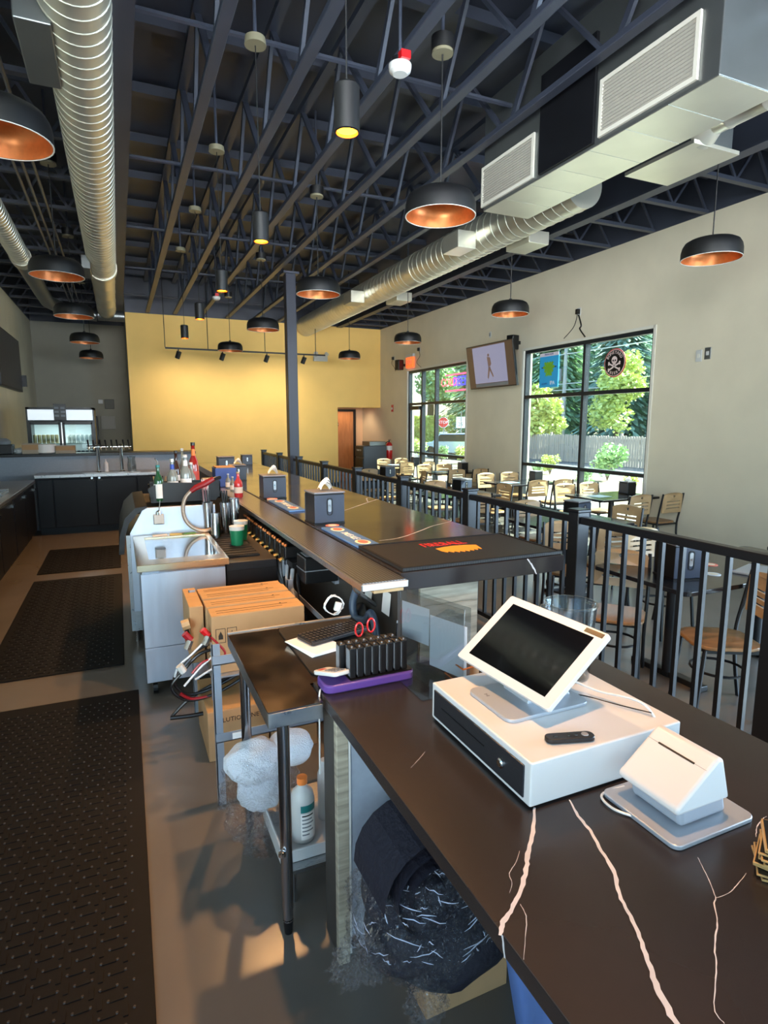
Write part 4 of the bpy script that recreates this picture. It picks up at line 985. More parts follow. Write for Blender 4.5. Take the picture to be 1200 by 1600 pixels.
# napkin dispensers
m_disp = mat('dispenser_grey', (50, 57, 72), .35, var=.06)
m_dispt = mat('dispenser_top', (120, 118, 122), .4)
def dispenser(lab, x, y, z, rz=0, s=1.0, napk=True, grp='napkin dispensers on the bar'):
    t = thing('napkin_dispenser', lab, 'dispenser', (x, y, z), rz, grp)
    w, d, h = .095*s, .085*s, .185*s
    MB().box(-w, w, -d, d, .006, h).build('dispenser_body', m_dark, t, bevel=.006)
    MB().box(-w-.002, w+.002, -d-.006, -d, .01, h-.01).build('front_plate', m_disp, t, bevel=.003); MB().box(-w-.002, w+.002, d, d+.006, .01, h-.01).build('back_plate', m_disp, t, bevel=.003)
    MB().plate(rrect(-.018*s, .018*s, h*.28, h*.86, .016*s), [rrect(-.013*s, .013*s, h*.31, h*.83, .012*s)], .004, axis='y', at=-d-.01).build('view_slot_rim', m_dark, t)
    MB().prism(rrect(-.011*s, .011*s, h*.4, h*.8, .009*s), .002, axis='y', at=-d-.008).build('view_slot', m_steelb, t)
    MB().box(-w-.006, w+.006, -d-.01, d+.01, h, h+.014).build('lid', m_dispt, t, bevel=.005)
    MB().box(-w-.004, w+.004, -d-.008, d+.008, 0, .008).build('foot_plate', m_dark, t)
    if napk:
        np_ = MB()
        for j in range(3):
            c_ = []
            for k in range(7):
                u = k/6; c_.append((-.045+.09*u+j*.006, -.01+.02*math.sin(u*5+j), h+.012+(.055+.012*j)*s*math.sin(u*PI*.8+.35)))
            for k in range(6):
                a = c_[k]; b_ = c_[k+1]; q = .045-.01*j
                np_.quad((a[0], a[1]-q, a[2]-.012), (b_[0], b_[1]-q, b_[2]-.012), (b_[0], b_[1], b_[2]+.006), (a[0], a[1], a[2]+.006))
                np_.quad((a[0], a[1], a[2]+.006), (b_[0], b_[1], b_[2]+.006), (b_[0]+.004, b_[1]+q, b_[2]-.016), (a[0]+.004, a[1]+q, a[2]-.016))
        np_.build('napkins', m_paper, t, smooth=True, fixn=False, ang=60)
    return t
dispenser('nearest grey napkin dispenser on the bar with a tall white napkin tuft', 1.36, 4.15, ZB+.001, .05, 1.2)
dispenser('second grey napkin dispenser on the bar, with flat napkins', 1.35, 5.74, ZB+.001, -.02, 1.15)
dispenser('third napkin dispenser on the bar, behind the blue caddy', 1.36, 7.7, ZB+.001, 0, 1.0)
dispenser('fourth napkin dispenser, far along the bar behind the bottles', 1.42, 9.0, ZB+.001, 0, 1.2, False)
p = zp(472, 740, 1.07); dispenser('small dispenser standing alone on the far guest side of the bar', 2.0, 10.4, ZB+.001, 0, .9, False)

# ------------------------------------------------------------------ near counter
ZN = .914
nc = thing('service_counter', 'near dark quartz counter with bold white veins carrying the till', 'countertop', (1.08, .6, .874))
MB().plate([(.56, -1.2), (1.605, -1.2), (1.605, 1.865), (.56, 1.865)], [], .04, axis='z', at=ZN-.04).build('slab', m_quartzn, nc, world=True, bevel=.004)
ribbon(zl([(835, 1262), (833, 1300), (825, 1335), (822, 1360), (812, 1395), (800, 1420), (786, 1442), (781, 1462)], ZN), [.006, .010, .011, .011, .010, .009, .012, .006], parent=nc, sub=5)
ribbon(zl([(890, 1250), (903, 1275), (922, 1298), (940, 1330), (958, 1360), (968, 1398), (985, 1432), (1000, 1465), (1015, 1510), (1032, 1555), (1058, 1602)], ZN), [.004, .008, .009, .008, .010, .008, .009, .008, .010, .012, .011], parent=nc, sub=5)
for pts, w in [([(812, 1330), (806, 1348), (796, 1365), (800, 1380), (796, 1396)], .0016), ([(813, 1413), (822, 1432), (822, 1450), (818, 1500)], .0022), ([(1090, 1340), (1105, 1370), (1118, 1402), (1116, 1412), (1121, 1440), (1117, 1475), (1119, 1520), (1116, 1575), (1132, 1600)], .0034), ([(1118, 1404), (1138, 1396), (1150, 1385), (1166, 1365)], .0026), ([(1181, 1308), (1183, 1292), (1192, 1280), (1198, 1276)], .0032), ([(642, 1200), (655, 1186), (664, 1175)], .002)]:
    ribbon(zl(pts, ZN), [w*.4, w*.6, w*.8, w*.6, w*.4], parent=nc, jit=.4)
ribbon([(.56, p.y, z) for p, z in ((zp(781, 1462, ZN), .913), (zp(781, 1470, ZN), .875))], [.008, .006], parent=nc, up=Vector((-1, 0, 0)))
sp = thing('support_wall', 'grey laminate support panel with oak edge under the near counter', 'panel', (1.07, 1.73, 0))
MB().box(.575, 1.58, 1.66, 1.80, 0, .873).build('core_panel', m_darkpanel, sp, world=True)
MB().box(.61, 1.58, 1.645, 1.66, .04, .873).build('laminate_face', m_lam, sp, world=True)
MB().box(.565, .605, 1.638, 1.665, 0, .873).build('oak_edge', m_oakgrey, sp, world=True, bevel=.002, seg=1)
MB().box(.605, .612, 1.64, 1.66, .03, .873).build('edge_trim', m_white, sp, world=True)
MB().box(1.56, 1.6, -1.1, 1.82, 0, .873).build('guest_side_panel', m_oakgrey, sp, world=True)

# ------------------------------------------------------------------ till
ZT = ZN+.001
t = thing('cash_drawer', 'white cash drawer with a dark brushed front and round lock on the near counter', 'till drawer', (1.05, 1.235, ZT))
def L2(x, y): return (x-1.05, y-1.235)
MB().box(.812-1.05, 1.29-1.05, 1.0-1.235, 1.47-1.235, .006, .116).build('drawer_case', m_gloss, t, bevel=.004)
MB().box(-.242, -.236, -.212, .218, .018, .1).build('drawer_front', mat('brushed_dark', (62, 64, 70), .38, metal=.7, var=.12, vscale=60, stretch=(1, 1, 12)), t, bevel=.002)
MB().box(-.244, -.2415, -.05, .17, .062, .0635).build('media_slot', m_dark, t)
MB().lathe((0, 0, 0), [(.013, 0), (.013, .004), (.009, .007)], 20).xf(Matrix.Translation((-.242, -.125, .058)) @ Matrix.Rotation(-PI/2, 4, 'Y')).build('lock', m_chrome, t, smooth=True)
for x in (-.2, .2):
    for y in (-.2, .2): MB().cyl((x, y, 0), (x, y, .007), .012, 8).build('rubber_foot', m_dark, t)
ZD = ZT+.1165
# terminal
t = thing('till_screen', 'white touchscreen till tilted back on a grey base plate on the cash drawer', 'till', (1.0, 1.27, ZD))
m_alu = mat('alu_grey', (172, 178, 186), .35, metal=.5)
MB().prism(rrect(-.13, .14, -.105, .10, .025, 6), .010).build('base_plate', m_alu, t, smooth=True, bevel=.002)
MB().prism([(-.03, .008), (.12, .008), (.055, .13), (.03, .11)], .12, axis='y', at=-.05).build('stand_neck', m_alu, t, bevel=.006)
D_ = Vector((.914, 1.500, 1.087)) - Vector((1.0, 1.27, ZD)); C_ = Vector((.944, 1.108, 1.083)) - Vector((1.0, 1.27, ZD))
A_ = Vector((1.120, 1.548, 1.25)) - Vector((1.0, 1.27, ZD)); 
eu = (D_-C_); Wm = eu.length; eu.normalize(); ev = (A_-D_); ev = (ev - eu*ev.dot(eu)); Hm = ev.length; ev.normalize(); en = eu.cross(ev)
if en.x > 0: en = -en
Mm = Matrix((( eu.x, ev.x, en.x, C_.x), (eu.y, ev.y, en.y, C_.y), (eu.z, ev.z, en.z, C_.z), (0, 0, 0, 1)))
def scr(mb): return mb.xf(Mm)
scr(MB().prism(rrect(0, Wm, 0, Hm, .008, 3), .014, at=-.014)).build('screen_housing', m_gloss, t, bevel=.0015)
scr(MB().box(.034, Wm-.034, .026, Hm-.026, 0, .0008)).build('display_glass', mat('display_black', (6, 7, 9), .06, coat=.5), t)
scr(MB().box(.012, .075, Hm-.020, Hm-.006, 0, .001)).build('card_reader_window', m_dark, t)
MB().box(-.104, -.094, .048, .052, .0101, .0106).box(-.104, -.094, .036, .040, .0101, .0106).box(-.101, -.097, .040, .048, .0101, .0106).build('small_emblem', m_gray, t)
MB().tube(bez([(.06, -.02, .012), (.14, -.0, .03), (.19, -.08, .02), (.235, -.2, .025), (.26, -.25, -.06)], 8), .0035, 8).build('power_cable', m_white, t, smooth=True)
MB().tube(bez([(.08, -.02, .008), (.15, -.06, .006), (.2, -.14, .005), (.24, -.22, .01)], 8), .0018, 6).build('data_cable', m_dark, t, smooth=True)
# remote control
a = zp(852, 1153, ZD+.01); b_ = zp(928, 1148, ZD+.01); c = (a+b_)/2; dv = b_-a
t = thing('remote_control', 'small black remote control lying on the white cash drawer', 'remote', (c.x, c.y, ZD+.001), math.atan2(dv.y, dv.x)); Lr = dv.length/2
MB().prism(rrect(-Lr, Lr, -.017, .017, .015, 5), .012).build('remote_body', m_black, t, bevel=.003, smooth=True)
for x, r in ((-.6, .005), (-.05, .0045), (.25, .0045), (.62, .009)): MB().lathe((Lr*x, 0, .012), [(r, 0), (r*.9, .0018)], 14).build('button', m_dark if x != .62 else m_gray, t, smooth=True)
# tip jar
t = thing('clear_bucket', 'clear plastic bucket with a few folded notes inside, behind the till screen', 'bucket', (1.215, 1.345, ZD))
MB().lathe((0, 0, 0), [(.062, .001), (.064, .004), (.076, .222), (.079, .226), (.079, .232), (.074, .232), (.061, .006)], 36, True, True).build('bucket_wall', m_acryl, t, smooth=True, fixn=False)
for s_ in (0, 2.6): MB().box(.068, .088, -.014, .014, .19, .222).xf(Matrix.Rotation(s_, 4, 'Z')).build('side_lug', m_acryl, t, bevel=.004)
nt_ = MB()
for k in range(6): nt_.box(-.04+.004*k, .03, -.018, .016, .008+.006*k, .0105+.006*k)
nt_.xf(Matrix.Rotation(.7, 4, 'Z')).build('banknotes', mat('banknote', (168, 176, 150), .8), t)
# customer display / printer wedge
t = thing('receipt_printer', 'white wedge-shaped receipt printer with slot on a grey base plate, right of the cash drawer', 'printer', (1.13, .87, ZT))
MB().prism(rrect(-.125, .125, -.105, .11, .02, 6), .011).build('base_plate', m_alu, t, smooth=True, bevel=.002)
sk_ = MB().prism([(-.068, .012), (.078, .012), (.066, .062), (-.078, .062)], .14, axis='y', at=-.068).build('printer_skirt', mat('printer_grey', (150, 156, 166), .4), t, bevel=.012, seg=3, smooth=True)
wd = MB().prism([(-.098, .056), (.066, .056), (.036, .158), (.018, .162), (-.100, .072)], .165, axis='y', at=-.08).build('printer_body', m_gloss, t, bevel=.012, seg=4, smooth=True)
# slot lies on the slanted face
p0 = Vector((-.100, 0, .072)); p1 = Vector((.018, 0, .162)); dsl = (p1-p0).normalized(); nsl = Vector((-dsl.z, 0, dsl.x))
Ms = Matrix(((dsl.x, 0, nsl.x, p0.x), (0, 1, 0, .0025), (dsl.z, 0, nsl.z, p0.z), (0, 0, 0, 1)))
MB().box(.108, .1125, -.048, .048, .0002, .0012).xf(Ms).build('paper_slot', m_dark, t); MB().box(.1100, .1106, -.078, .078, .0002, .0007).xf(Ms).build('lid_seam', m_gray, t)
MB().tube(bez([(-.06, .1, .01), (-.13, .1, .006), (-.142, .05, .005), (-.11, -.0, .005)], 8), .003, 8).build('power_cable', m_white, t, smooth=True)
# coaster stack at the right edge: square gold edged coasters
m_gold = mat('gold_edge', (206, 168, 110), .35, metal=.5)
for k in range(11):
    z = ZT + k*.0062; a = random.uniform(-.35, .35); o = thing('square_coaster', 'gold edged black square coaster at the counter edge, %s from the pile bottom' % ORD[k], 'coaster', (1.165+random.uniform(-.008, .008), .635+random.uniform(-.008, .008), z), .5+a, 'gold edged coaster pile')
    MB().box(-.052, .052, -.052, .052, 0, .0042).build('board', m_gold, o, bevel=.001, seg=1); MB().box(-.049, .049, -.049, .049, .0042, .0048).build('black_face', m_dark, o)

# acrylic sign holder
t = thing('sign_holder', 'clear acrylic folded sign holder with papers at the bar end', 'holder', (.965, 1.73, ZT))
t.rotation_euler = (0, 0, 0)
A = Vector((.875, 1.90, 0)); B_ = Vector((.965, 1.60, 0)); 
def wallpanel(mb, p, q, z0, z1, th=.003):
    p = Vector(p); q = Vector(q); d = (q-p).normalized(); n_ = Vector((-d.y, d.x, 0))*th
    i = len(mb.v); mb.v += [tuple(v) for z in (z0, z1) for v in ((p.x, p.y, z), (q.x, q.y, z), (q.x+n_.x, q.y+n_.y, z), (p.x+n_.x, p.y+n_.y, z))]
    for f in ((0,3,2,1),(4,5,6,7),(0,1,5,4),(1,2,6,5),(2,3,7,6),(3,0,4,7)): mb.f.append(tuple(i+k for k in f)); mb.mi.append(0)
    return mb
Lc = lambda v: (v[0]-.93, v[1]-1.73, 0)
wallpanel(MB(), Lc(A), Lc(B_), .0, .275).build('front_sheet', m_acryl, t); wallpanel(MB(), Lc((A.x+.03, A.y+.01)), Lc((B_.x+.03, B_.y+.01)), .0, .275).build('rear_sheet', m_acryl, t)
MB().box(-.13, .04, -.15, .14, 0, .003).build('foot_sheet', m_acryl, t)
mid = A + (B_-A)*.45
wallpanel(MB(), Lc(A+Vector((.008, .0, 0))), Lc(mid+Vector((.008, 0, 0))), .10, .235, .001).build('paper_insert', mat('paper_grey', (178, 180, 186), .8), t)
wallpanel(MB(), Lc(mid+Vector((.012, 0, 0))), Lc(B_+Vector((.012, 0, 0))), .03, .215, .001).build('paper_insert', MATS['paper_grey'], t)
# beer-coaster holder frame beside it
t = thing('wire_caddy', 'thin copper wire caddy behind the sign holder', 'caddy', (1.06, 1.66, ZT))
MB().tube([(-.06, -.06, .01), (.08, -.04, .01), (.08, .08, .01), (-.06, .06, .01), (-.06, -.06, .01)], .003, 6).tube([(-.06, -.06, .07), (.08, -.04, .07), (.08, .08, .07), (-.06, .06, .07), (-.06, -.06, .07)], .003, 6).build('wire_frame', m_copper, t, smooth=True)
MB().lathe((.02, .02, 0), [(.028, .004), (.034, .06)], 18).build('cup', m_card, t, smooth=True)
# pager dock
m_purp = mat('purple_plastic', (84, 56, 128), .3, coat=.3)
t = thing('pager_dock', 'purple charging dock at the far corner of the near counter', 'dock', (.73, 1.795, ZT))
MB().prism(rrect(-.165, .165, -.055, .058, .03, 6), .030).build('dock_body', m_purp, t, bevel=.006, smooth=True)
MB().prism(rrect(-.075, .158, -.045, .05, .008, 3), .003, at=.03).build('dock_tray', m_dark, t)
pg0 = None
for row in range(2):
    for k in range(8):
        x = .73-.062 + k*.0275 + (row*-.02); y = 1.795-.018 + row*.048
        if pg0 is None:
            pg0 = thing('pager', 'x', 'pager', (x, y, ZT+.0345), 0, 'black pagers standing in the purple dock')
            MB().box(-.010, .010, -.019, .019, 0, .105).build('pager_body', m_dark, pg0, bevel=.003)
            MB().box(-.0112, -.0098, -.015, .015, .008, .098).build('side_label', m_gray, pg0)
            MB().cyl((0, -.008, .104), (0, -.008, .109), .0035, 8).build('stud', m_gray, pg0)
            o = pg0
        else: o = dup(pg0, (x, y, ZT+.0345))
        w_ = ['first', 'second', 'third', 'fourth', 'fifth', 'sixth', 'seventh', 'last'][k]
        o['label'] = 'black pager in the purple dock, %s from the left in the %s row' % (w_, ['front', 'rear'][row])
t = thing('keypad_transmitter', 'white keypad transmitter resting on the left end of the purple dock', 'keypad', (.605, 1.795, ZT+.031), 0)
Mk = Matrix.Rotation(-.25, 4, 'X') @ Matrix.Rotation(.35, 4, 'Z')
MB().prism(rrect(-.034, .034, -.062, .062, .014, 4), .014).xf(Matrix.Translation((0, 0, .016)) @ Mk).build('keypad_case', m_white, t, bevel=.003, smooth=True)
kb = Matrix.Translation((0, 0, .016)) @ Mk
for r_ in range(4):
    for c_ in range(3): MB().box(-.02+c_*.015, -.010+c_*.015, -.048+r_*.016, -.038+r_*.016, .014, .0165).xf(kb).build('key', m_gray, t)
MB().box(-.022, .004, .030, .05, .014, .015).xf(kb).build('logo_patch', mat('logo_patch', (180, 60, 50), .6), t)
tag(MB().tube(bez([(.565, 1.79, ZN+.004), (.556, 1.775, ZN+.002), (.552, 1.77, ZN-.03), (.553, 1.775, ZN-.12), (.556, 1.79, ZN-.3)], 8), .003, 6).build('white_cord', m_white, smooth=True), 'thin white cord hanging over the counter corner below the keypad', 'cord')
# ------------------------------------------------------------------ metal prep table
t = thing('metal_table', 'stainless prep table butting against the near counter, corner facing the viewer', 'table', (.66, 2.1, 0))
MB().plate([(.372, 1.73), (.553, 1.73), (.553, 1.88), (.94, 1.88), (.94, 2.5), (.372, 2.5)], [], .006, axis='z', at=.896).build('table_top', mat('worn_steel', (150, 140, 128), .16, metal=1, var=.1, vscale=5, rvar=.05), t, world=True)
MB().box(.372, .553, 1.73, 1.742, .845, .897).box(.372, .384, 1.742, 2.5, .845, .897).box(.372, .94, 2.49, 2.5, .845, .908).build('table_apron', m_steelb, t, world=True, bevel=.002, seg=1)
for x, y in ((.445, 1.84), (.425, 2.42), (.90, 2.42)):
    lg = MB().cyl((x, y, .1), (x, y, .895), .021, 18).build('leg', m_steel, t, smooth=True, world=True)
    MB().cyl((x, y, .05), (x, y, .36), .0185, 18).build('leg_insert', m_steel, lg, smooth=True, world=True); MB().cyl((x, y, .0), (x, y, .06), .014, 14, r2=.019).build('bullet_foot', m_dark, lg, smooth=True, world=True)
MB().lathe((.445-.02, 1.82, .33), [(.002, -.012), (.014, -.006), (.014, .006), (.002, .012)], 12).build('leg_knob', m_chrome, t, smooth=True, world=True)
# keyboard, papers, coil, scissors, black mat
t = thing('counter_mat', 'black rubber mat lying on the metal prep table', 'mat', (.74, 2.18, .903)); MB().prism(rrect(-.16, .18, -.26, .28, .04), .006).build('mat_body', m_rubber, t)
t = thing('paper_stack', 'stack of white papers under the keyboard', 'papers', (.665, 2.19, .91), .25)
for k in range(3): MB().box(-.07, .07, -.1, .1, .004*k, .004*k+.0035).xf(Matrix.Rotation(.06*k, 4, 'Z')).build('sheet_pad', m_paper, t)
t = thing('keyboard', 'black computer keyboard lying on the papers beside the bar wall', 'keyboard', (.775, 2.25, .9235), .28)
MB().prism(rrect(-.15, .13, -.06, .06, .01), .014).build('keyboard_case', m_black, t, bevel=.002)
k0 = None
for r_ in range(5):
    for c_ in range(15):
        if k0 is None: k0 = MB().box(-.0075, .0075, -.0085, .0085, 0, .006).build('key', m_black, t, bevel=.001, seg=1); c = k0
        else: c = k0.copy(); COL.objects.link(c); c.parent = t
        c.location = (-.14+c_*.0185, -.046+r_*.023, .014)
t = thing('cable_coil', 'coiled white cable with a plug on the keyboard', 'cable', (.83, 2.42, .945))
cp_ = []
for k in range(90):
    a = k*.42; r = .042+.003*math.sin(k*1.7); cp_.append((r*math.cos(a), .012*math.sin(k*.9), .048+r*math.sin(a)))
MB().tube(cp_, .0019, 5).build('coil_loops', m_white, t, smooth=True); MB().box(-.014, .014, -.024, -.004, .025, .065).xf(Matrix.Rotation(.3, 4, 'Y')).build('plug', m_white, t, bevel=.004)
t = thing('scissors', 'scissors with red and grey handles standing behind the pagers', 'scissors', (.79, 1.95, .915))
for s_, m_ in ((-1, m_red), (1, m_red)):
    pts = [(s_*.018+.015*math.cos(a)+.006*s_, 0, .128+.026*math.sin(a)+(.010 if s_ > 0 else 0)) for a in [2*PI*k/16 for k in range(17)]]
    MB().tube(pts, .0036, 6).build('handle', m_, t, smooth=True)
    MB().bar((s_*.012, 0, .09), (-s_*.004, 0, .0), .01, .002).build('blade', m_steel, t)
t = thing('pen', 'black pen standing behind the pagers', 'pen', (.90, 1.93, .915)); MB().cyl((0, 0, 0), (.012, 0, .14), .004, 8).build('pen_barrel', m_dark, t); MB().cyl((.0115, 0, .135), (.0125, 0, .148), .0028, 6).build('pen_tip', m_gray, t)
# notes taped to the bar wall
for i, (y, z, l) in enumerate([(2.74, .86, 'small white note taped under the bar, right one'), (2.98, .87, 'curled grey note taped under the bar, left one')]):
    o = MB().quad((1.236, y-.05, z+.06), (1.236, y+.05, z+.06), (1.225, y+.05, z-.06), (1.225, y-.05, z-.06)).build('paper_note', m_paper); tag(o, l, 'note')
# ------------------------------------------------------------------ under the counter
t = thing('cardboard_box', 'plain brown cardboard box on the floor under the wrapped bundle', 'box', (.88, 1.495, 0), 0)
MB().box(-.135, .16, -.135, .135, 0, .27).build('carton', m_card, t, bevel=.003); MB().box(-.135, .16, -.02, .02, .2701, .2712).build('tape', mat('brown_tape', (150, 112, 70), .4), t)
def blob(name, m, par, c, r, n=3, amp=.25, fs=3.0, sub=4, smooth=True, seed=0, fold=0.0, crinkle=0.0):
    bm = bmesh.new(); bmesh.ops.create_icosphere(bm, subdivisions=sub, radius=1)
    for v in bm.verts:
        d = v.co.normalized(); f = 1 + amp*noise.noise(d*fs+Vector((seed, seed*2, 0))) + fold*abs(noise.noise(d*fs*2.7+Vector((seed, 0, 5))))
        if crinkle: f += crinkle*(1-abs(noise.noise(d*9+Vector((seed, 3, 1))))*2.2)**3 + crinkle*.6*(1-abs(noise.noise(d*17+Vector((1, seed, 1))))*2.2)**3
        v.co = Vector((d.x*r[0], d.y*r[1], d.z*r[2]))*f
        if v.co.z < -r[2]*.8: v.co.z = -r[2]*.8
    me = bpy.data.meshes.new(name); bm.to_mesh(me); bm.free(); me.materials.append(m)
    if smooth: me.shade_smooth()
    o = bpy.data.objects.new(name, me); COL.objects.link(o); o.location = c; o.parent = par
    return o
m_wrap = bpy.data.materials.new('crinkled_film'); m_wrap.use_nodes = True
nt = m_wrap.node_tree; N = nt.nodes; L = nt.links; N.clear()
oo = N.new('ShaderNodeOutputMaterial'); mx = N.new('ShaderNodeMixShader'); tr_ = N.new('ShaderNodeBsdfTransparent'); gl = N.new('ShaderNodeBsdfGlossy'); gl.inputs['Roughness'].default_value = .12; gl.inputs[0].default_value = (.9, .93, 1, 1)
tc = N.new('ShaderNodeTexCoord'); wv = N.new('ShaderNodeTexNoise'); wv.inputs['Scale'].default_value = 24; wv.inputs['Detail'].default_value = 4; wv.inputs['Distortion'].default_value = 2.2
L.new(tc.outputs['Object'], wv.inputs[0]); bb = N.new('ShaderNodeBump'); bb.inputs['Strength'].default_value = 1; bb.inputs['Distance'].default_value = .05; L.new(wv.outputs[0], bb.inputs['Height']); L.new(bb.outputs[0], gl.inputs['Normal'])
lw = N.new('ShaderNodeLayerWeight'); lw.inputs[0].default_value = .35; L.new(bb.outputs[0], lw.inputs['Normal']); cr_ = N.new('ShaderNodeMapRange'); L.new(lw.outputs['Facing'], cr_.inputs[0]); cr_.inputs[1].default_value = .35; cr_.inputs[2].default_value = .98; cr_.inputs[3].default_value = .04; cr_.inputs[4].default_value = .6; L.new(cr_.outputs[0], mx.inputs[0]); L.new(tr_.outputs[0], mx.inputs[1]); L.new(gl.outputs[0], mx.inputs[2]); L.new(mx.outputs[0], oo.inputs[0])
t = thing('wrapped_bundle', 'large rolled black bundle wrapped in crinkled clear plastic under the counter', 'bundle', (.755, 1.405, .275))
m_blk = mat('black_fabric', (18, 18, 34), .75, bump=.5, bscale=60)
rolls = MB()
# rolled mat: spiral section
sec = []
for k in range(70): a = k*.32; r = .02+.0022*k; sec.append((r*math.cos(a), r*math.sin(a)))
for a_, b_ in zip(sec[:-1], sec[1:]): rolls.quad((a_[0], -.17, a_[1]), (b_[0], -.17, b_[1]), (b_[0], .06, b_[1]), (a_[0], .06, a_[1]))
blob('folded_fabric', m_blk, t, (.06, -.02, .03), (.25, .19, .12), amp=.12, fs=2.2, seed=3)
rolls.build('rolled_mat', m_blk, t, fixn=False).location = (-.02, 0, .08)
blob('rolled_mat', m_blk, t, (-.01, .03, .14), (.175, .15, .15), amp=.10, fs=2.5, seed=9)
blob('plastic_wrap', m_wrap, t, (.03, 0, .085), (.25, .20, .19), amp=.12, fs=3.0, seed=5, fold=.08, sub=6, crinkle=.06)
blob('plastic_wrap', m_wrap, t, (-.235, -.07, .05), (.07, .05, .045), amp=.5, fs=4, seed=8, fold=.3, sub=5, crinkle=.12)
blob('plastic_wrap', m_wrap, t, (-.09, -.19, -.02), (.05, .04, .06), amp=.5, fs=4, seed=18, fold=.3, sub=5, crinkle=.12)
cs = MB()
for k in range(90):
    a = random.uniform(PI, 2*PI); e = random.uniform(-.3, 1.2); pts = []
    da = random.uniform(-.5, .5); de = random.uniform(-.14, .14)
    for q in range(5):
        aa = a+da*q/4; ee = e+de*q/4; pts.append((.03+.252*math.cos(aa)*math.cos(ee), .2*math.sin(aa)*math.cos(ee), .09+.19*math.sin(ee)+random.uniform(-.004, .004)))
    cs.tube(pts, .0012, 4, rs=[.0004, .0014, .0018, .0012, .0004])
cs.build('wrap_highlight', mat('highlight_white', (196, 204, 226), .2, coat=.5), t, kind='stuff')  # pale strands imitate streaky highlights on the film
st_ = MB()
for k in range(26):
    x = random.uniform(-.06, .1); st_.tube(bez([(x, .06, .275), (x+random.uniform(-.03, .03), .0, .30), (x+random.uniform(-.05, .05), -.06, .28)], 4), .0016, 4)
st_.build('white_tassel', m_paper, t, kind='stuff')
# blue plastic hanging near the viewer
m_bluep = mat('blue_plastic', (92, 124, 186), .35, var=.15, vscale=3)
mb = MB(); nx, nz = 16, 14
a = zp(786, 1475, ZN)
for i in range(nx+1):
    for j in range(nz+1):
        u = i/nx; v = j/nz; y = .875 - u*.50; z = .862 - v*.6
        x = .64 + .03*math.sin(u*11+v*2)*(.3+v) + .05*v
        if True: mb.v.append((x, y + .05*v*(u-.5) , z))
for i in range(nx):
    for j in range(nz): k = i*(nz+1)+j; mb.f.append((k, k+nz+1, k+nz+2, k+1)); mb.mi.append(0)
o = mb.build('plastic_bag', m_bluep, smooth=True, ang=80); sm = o.modifiers.new('s', 'SOLIDIFY'); sm.thickness = .002
tag(o, 'blue plastic bag hanging under the near counter edge, bottom of the picture', 'bag')
# towels, spray bottle, white tub under the metal table
t = thing('storage_tub', 'white plastic tub on a low shelf under the metal table', 'tub', (.60, 2.14, .14))
MB().box(-.13, .2, -.14, .16, 0, .012).box(-.13, .2, -.15, -.14, 0, .05).box(-.14, -.13, -.15, .16, 0, .07).box(.19, .2, -.15, .16, 0, .26).build('tub_body', m_gloss, t, bevel=.004)
sh = thing('low_shelf', 'dark low shelf under the metal table', 'shelf', (.65, 2.15, 0)); MB().box(-.16, .26, -.2, .3, .125, .139).build('shelf_board', m_steelb, sh)
for x, y in ((-.15, -.18), (.25, -.18), (-.15, .28), (.25, .28)): MB().cyl((x, y, 0), (x, y, .125), .012, 8).build('leg', m_steelb, sh)
t = thing('cleaner_bottle', 'white plastic cleaner bottle with a teal label behind the table leg', 'bottle', (.578, 2.10, .153))
MB().lathe((0, 0, 0), [(.044, 0), (.048, .006), (.048, .17), (.042, .2), (.018, .225), (.017, .24)], 24).build('bottle_body', m_white, t, smooth=True)
MB().cyl((0, 0, .235), (0, 0, .262), .021, 14).build('cap', mat('orange_cap', (236, 130, 60), .4), t, smooth=True)
lb = MB(); n = 8
def arc(z0, z1, a0, a1, r): 
    m_ = MB()
    for k in range(8):
        t0 = a0+(a1-a0)*k/8; t1 = a0+(a1-a0)*(k+1)/8
        m_.quad((r*math.cos(t0), r*math.sin(t0), z0), (r*math.cos(t1), r*math.sin(t1), z0), (r*math.cos(t1), r*math.sin(t1), z1), (r*math.cos(t0), r*math.sin(t0), z1))
    return m_
arc(.135, .165, -2.0, -.6, .0485).build('teal_label', mat('teal_label', (24, 110, 110), .5), t, fixn=False)
arc(.02, .13, -2.0, -.6, .0483).build('white_label', m_paper, t, fixn=False)
for k, w in enumerate((.5, .44, .52, .4, .5, .3)): arc(.118-k*.016, .124-k*.016, -1.9, -1.9+w*2, .0487).build('print_line', m_gray if k else m_dark, t, fixn=False)
t = thing('second_bottle', 'white plastic canister standing right of the cleaner bottle', 'bottle', (.70, 2.18, .153)); MB().lathe((0, 0, 0), [(.03, 0), (.033, .005), (.033, .2), (.02, .23), (.02, .26)], 20).build('bottle_body', m_gloss, t, smooth=True)
t = thing('towel_bundle', 'bundle of white terry towels in torn clear plastic, hanging beside the table leg', 'towels', (.50, 2.36, 0))
m_towel = mat('terry_towel', (222, 226, 236), .95, bump=1.0, bscale=160, sheen=.3)
blob('towel', m_towel, t, (-.06, -.02, .38), (.125, .11, .09), amp=.18, fs=2.4, seed=1); blob('towel', m_towel, t, (-.04, -.04, .26), (.10, .09, .085), amp=.2, fs=2.6, seed=2); blob('towel', m_towel, t, (.10, .0, .40), (.10, .1, .07), amp=.12, fs=2.2, seed=4)
blob('torn_plastic', m_wrap, t, (-.05, -.05, .25), (.15, .125, .17), amp=.35, fs=3.5, seed=6, fold=.15, sub=5, crinkle=.07); blob('torn_plastic', m_wrap, t, (-.02, -.08, .08), (.085, .07, .1), amp=.5, fs=3.5, seed=7, fold=.3, sub=5, crinkle=.12)
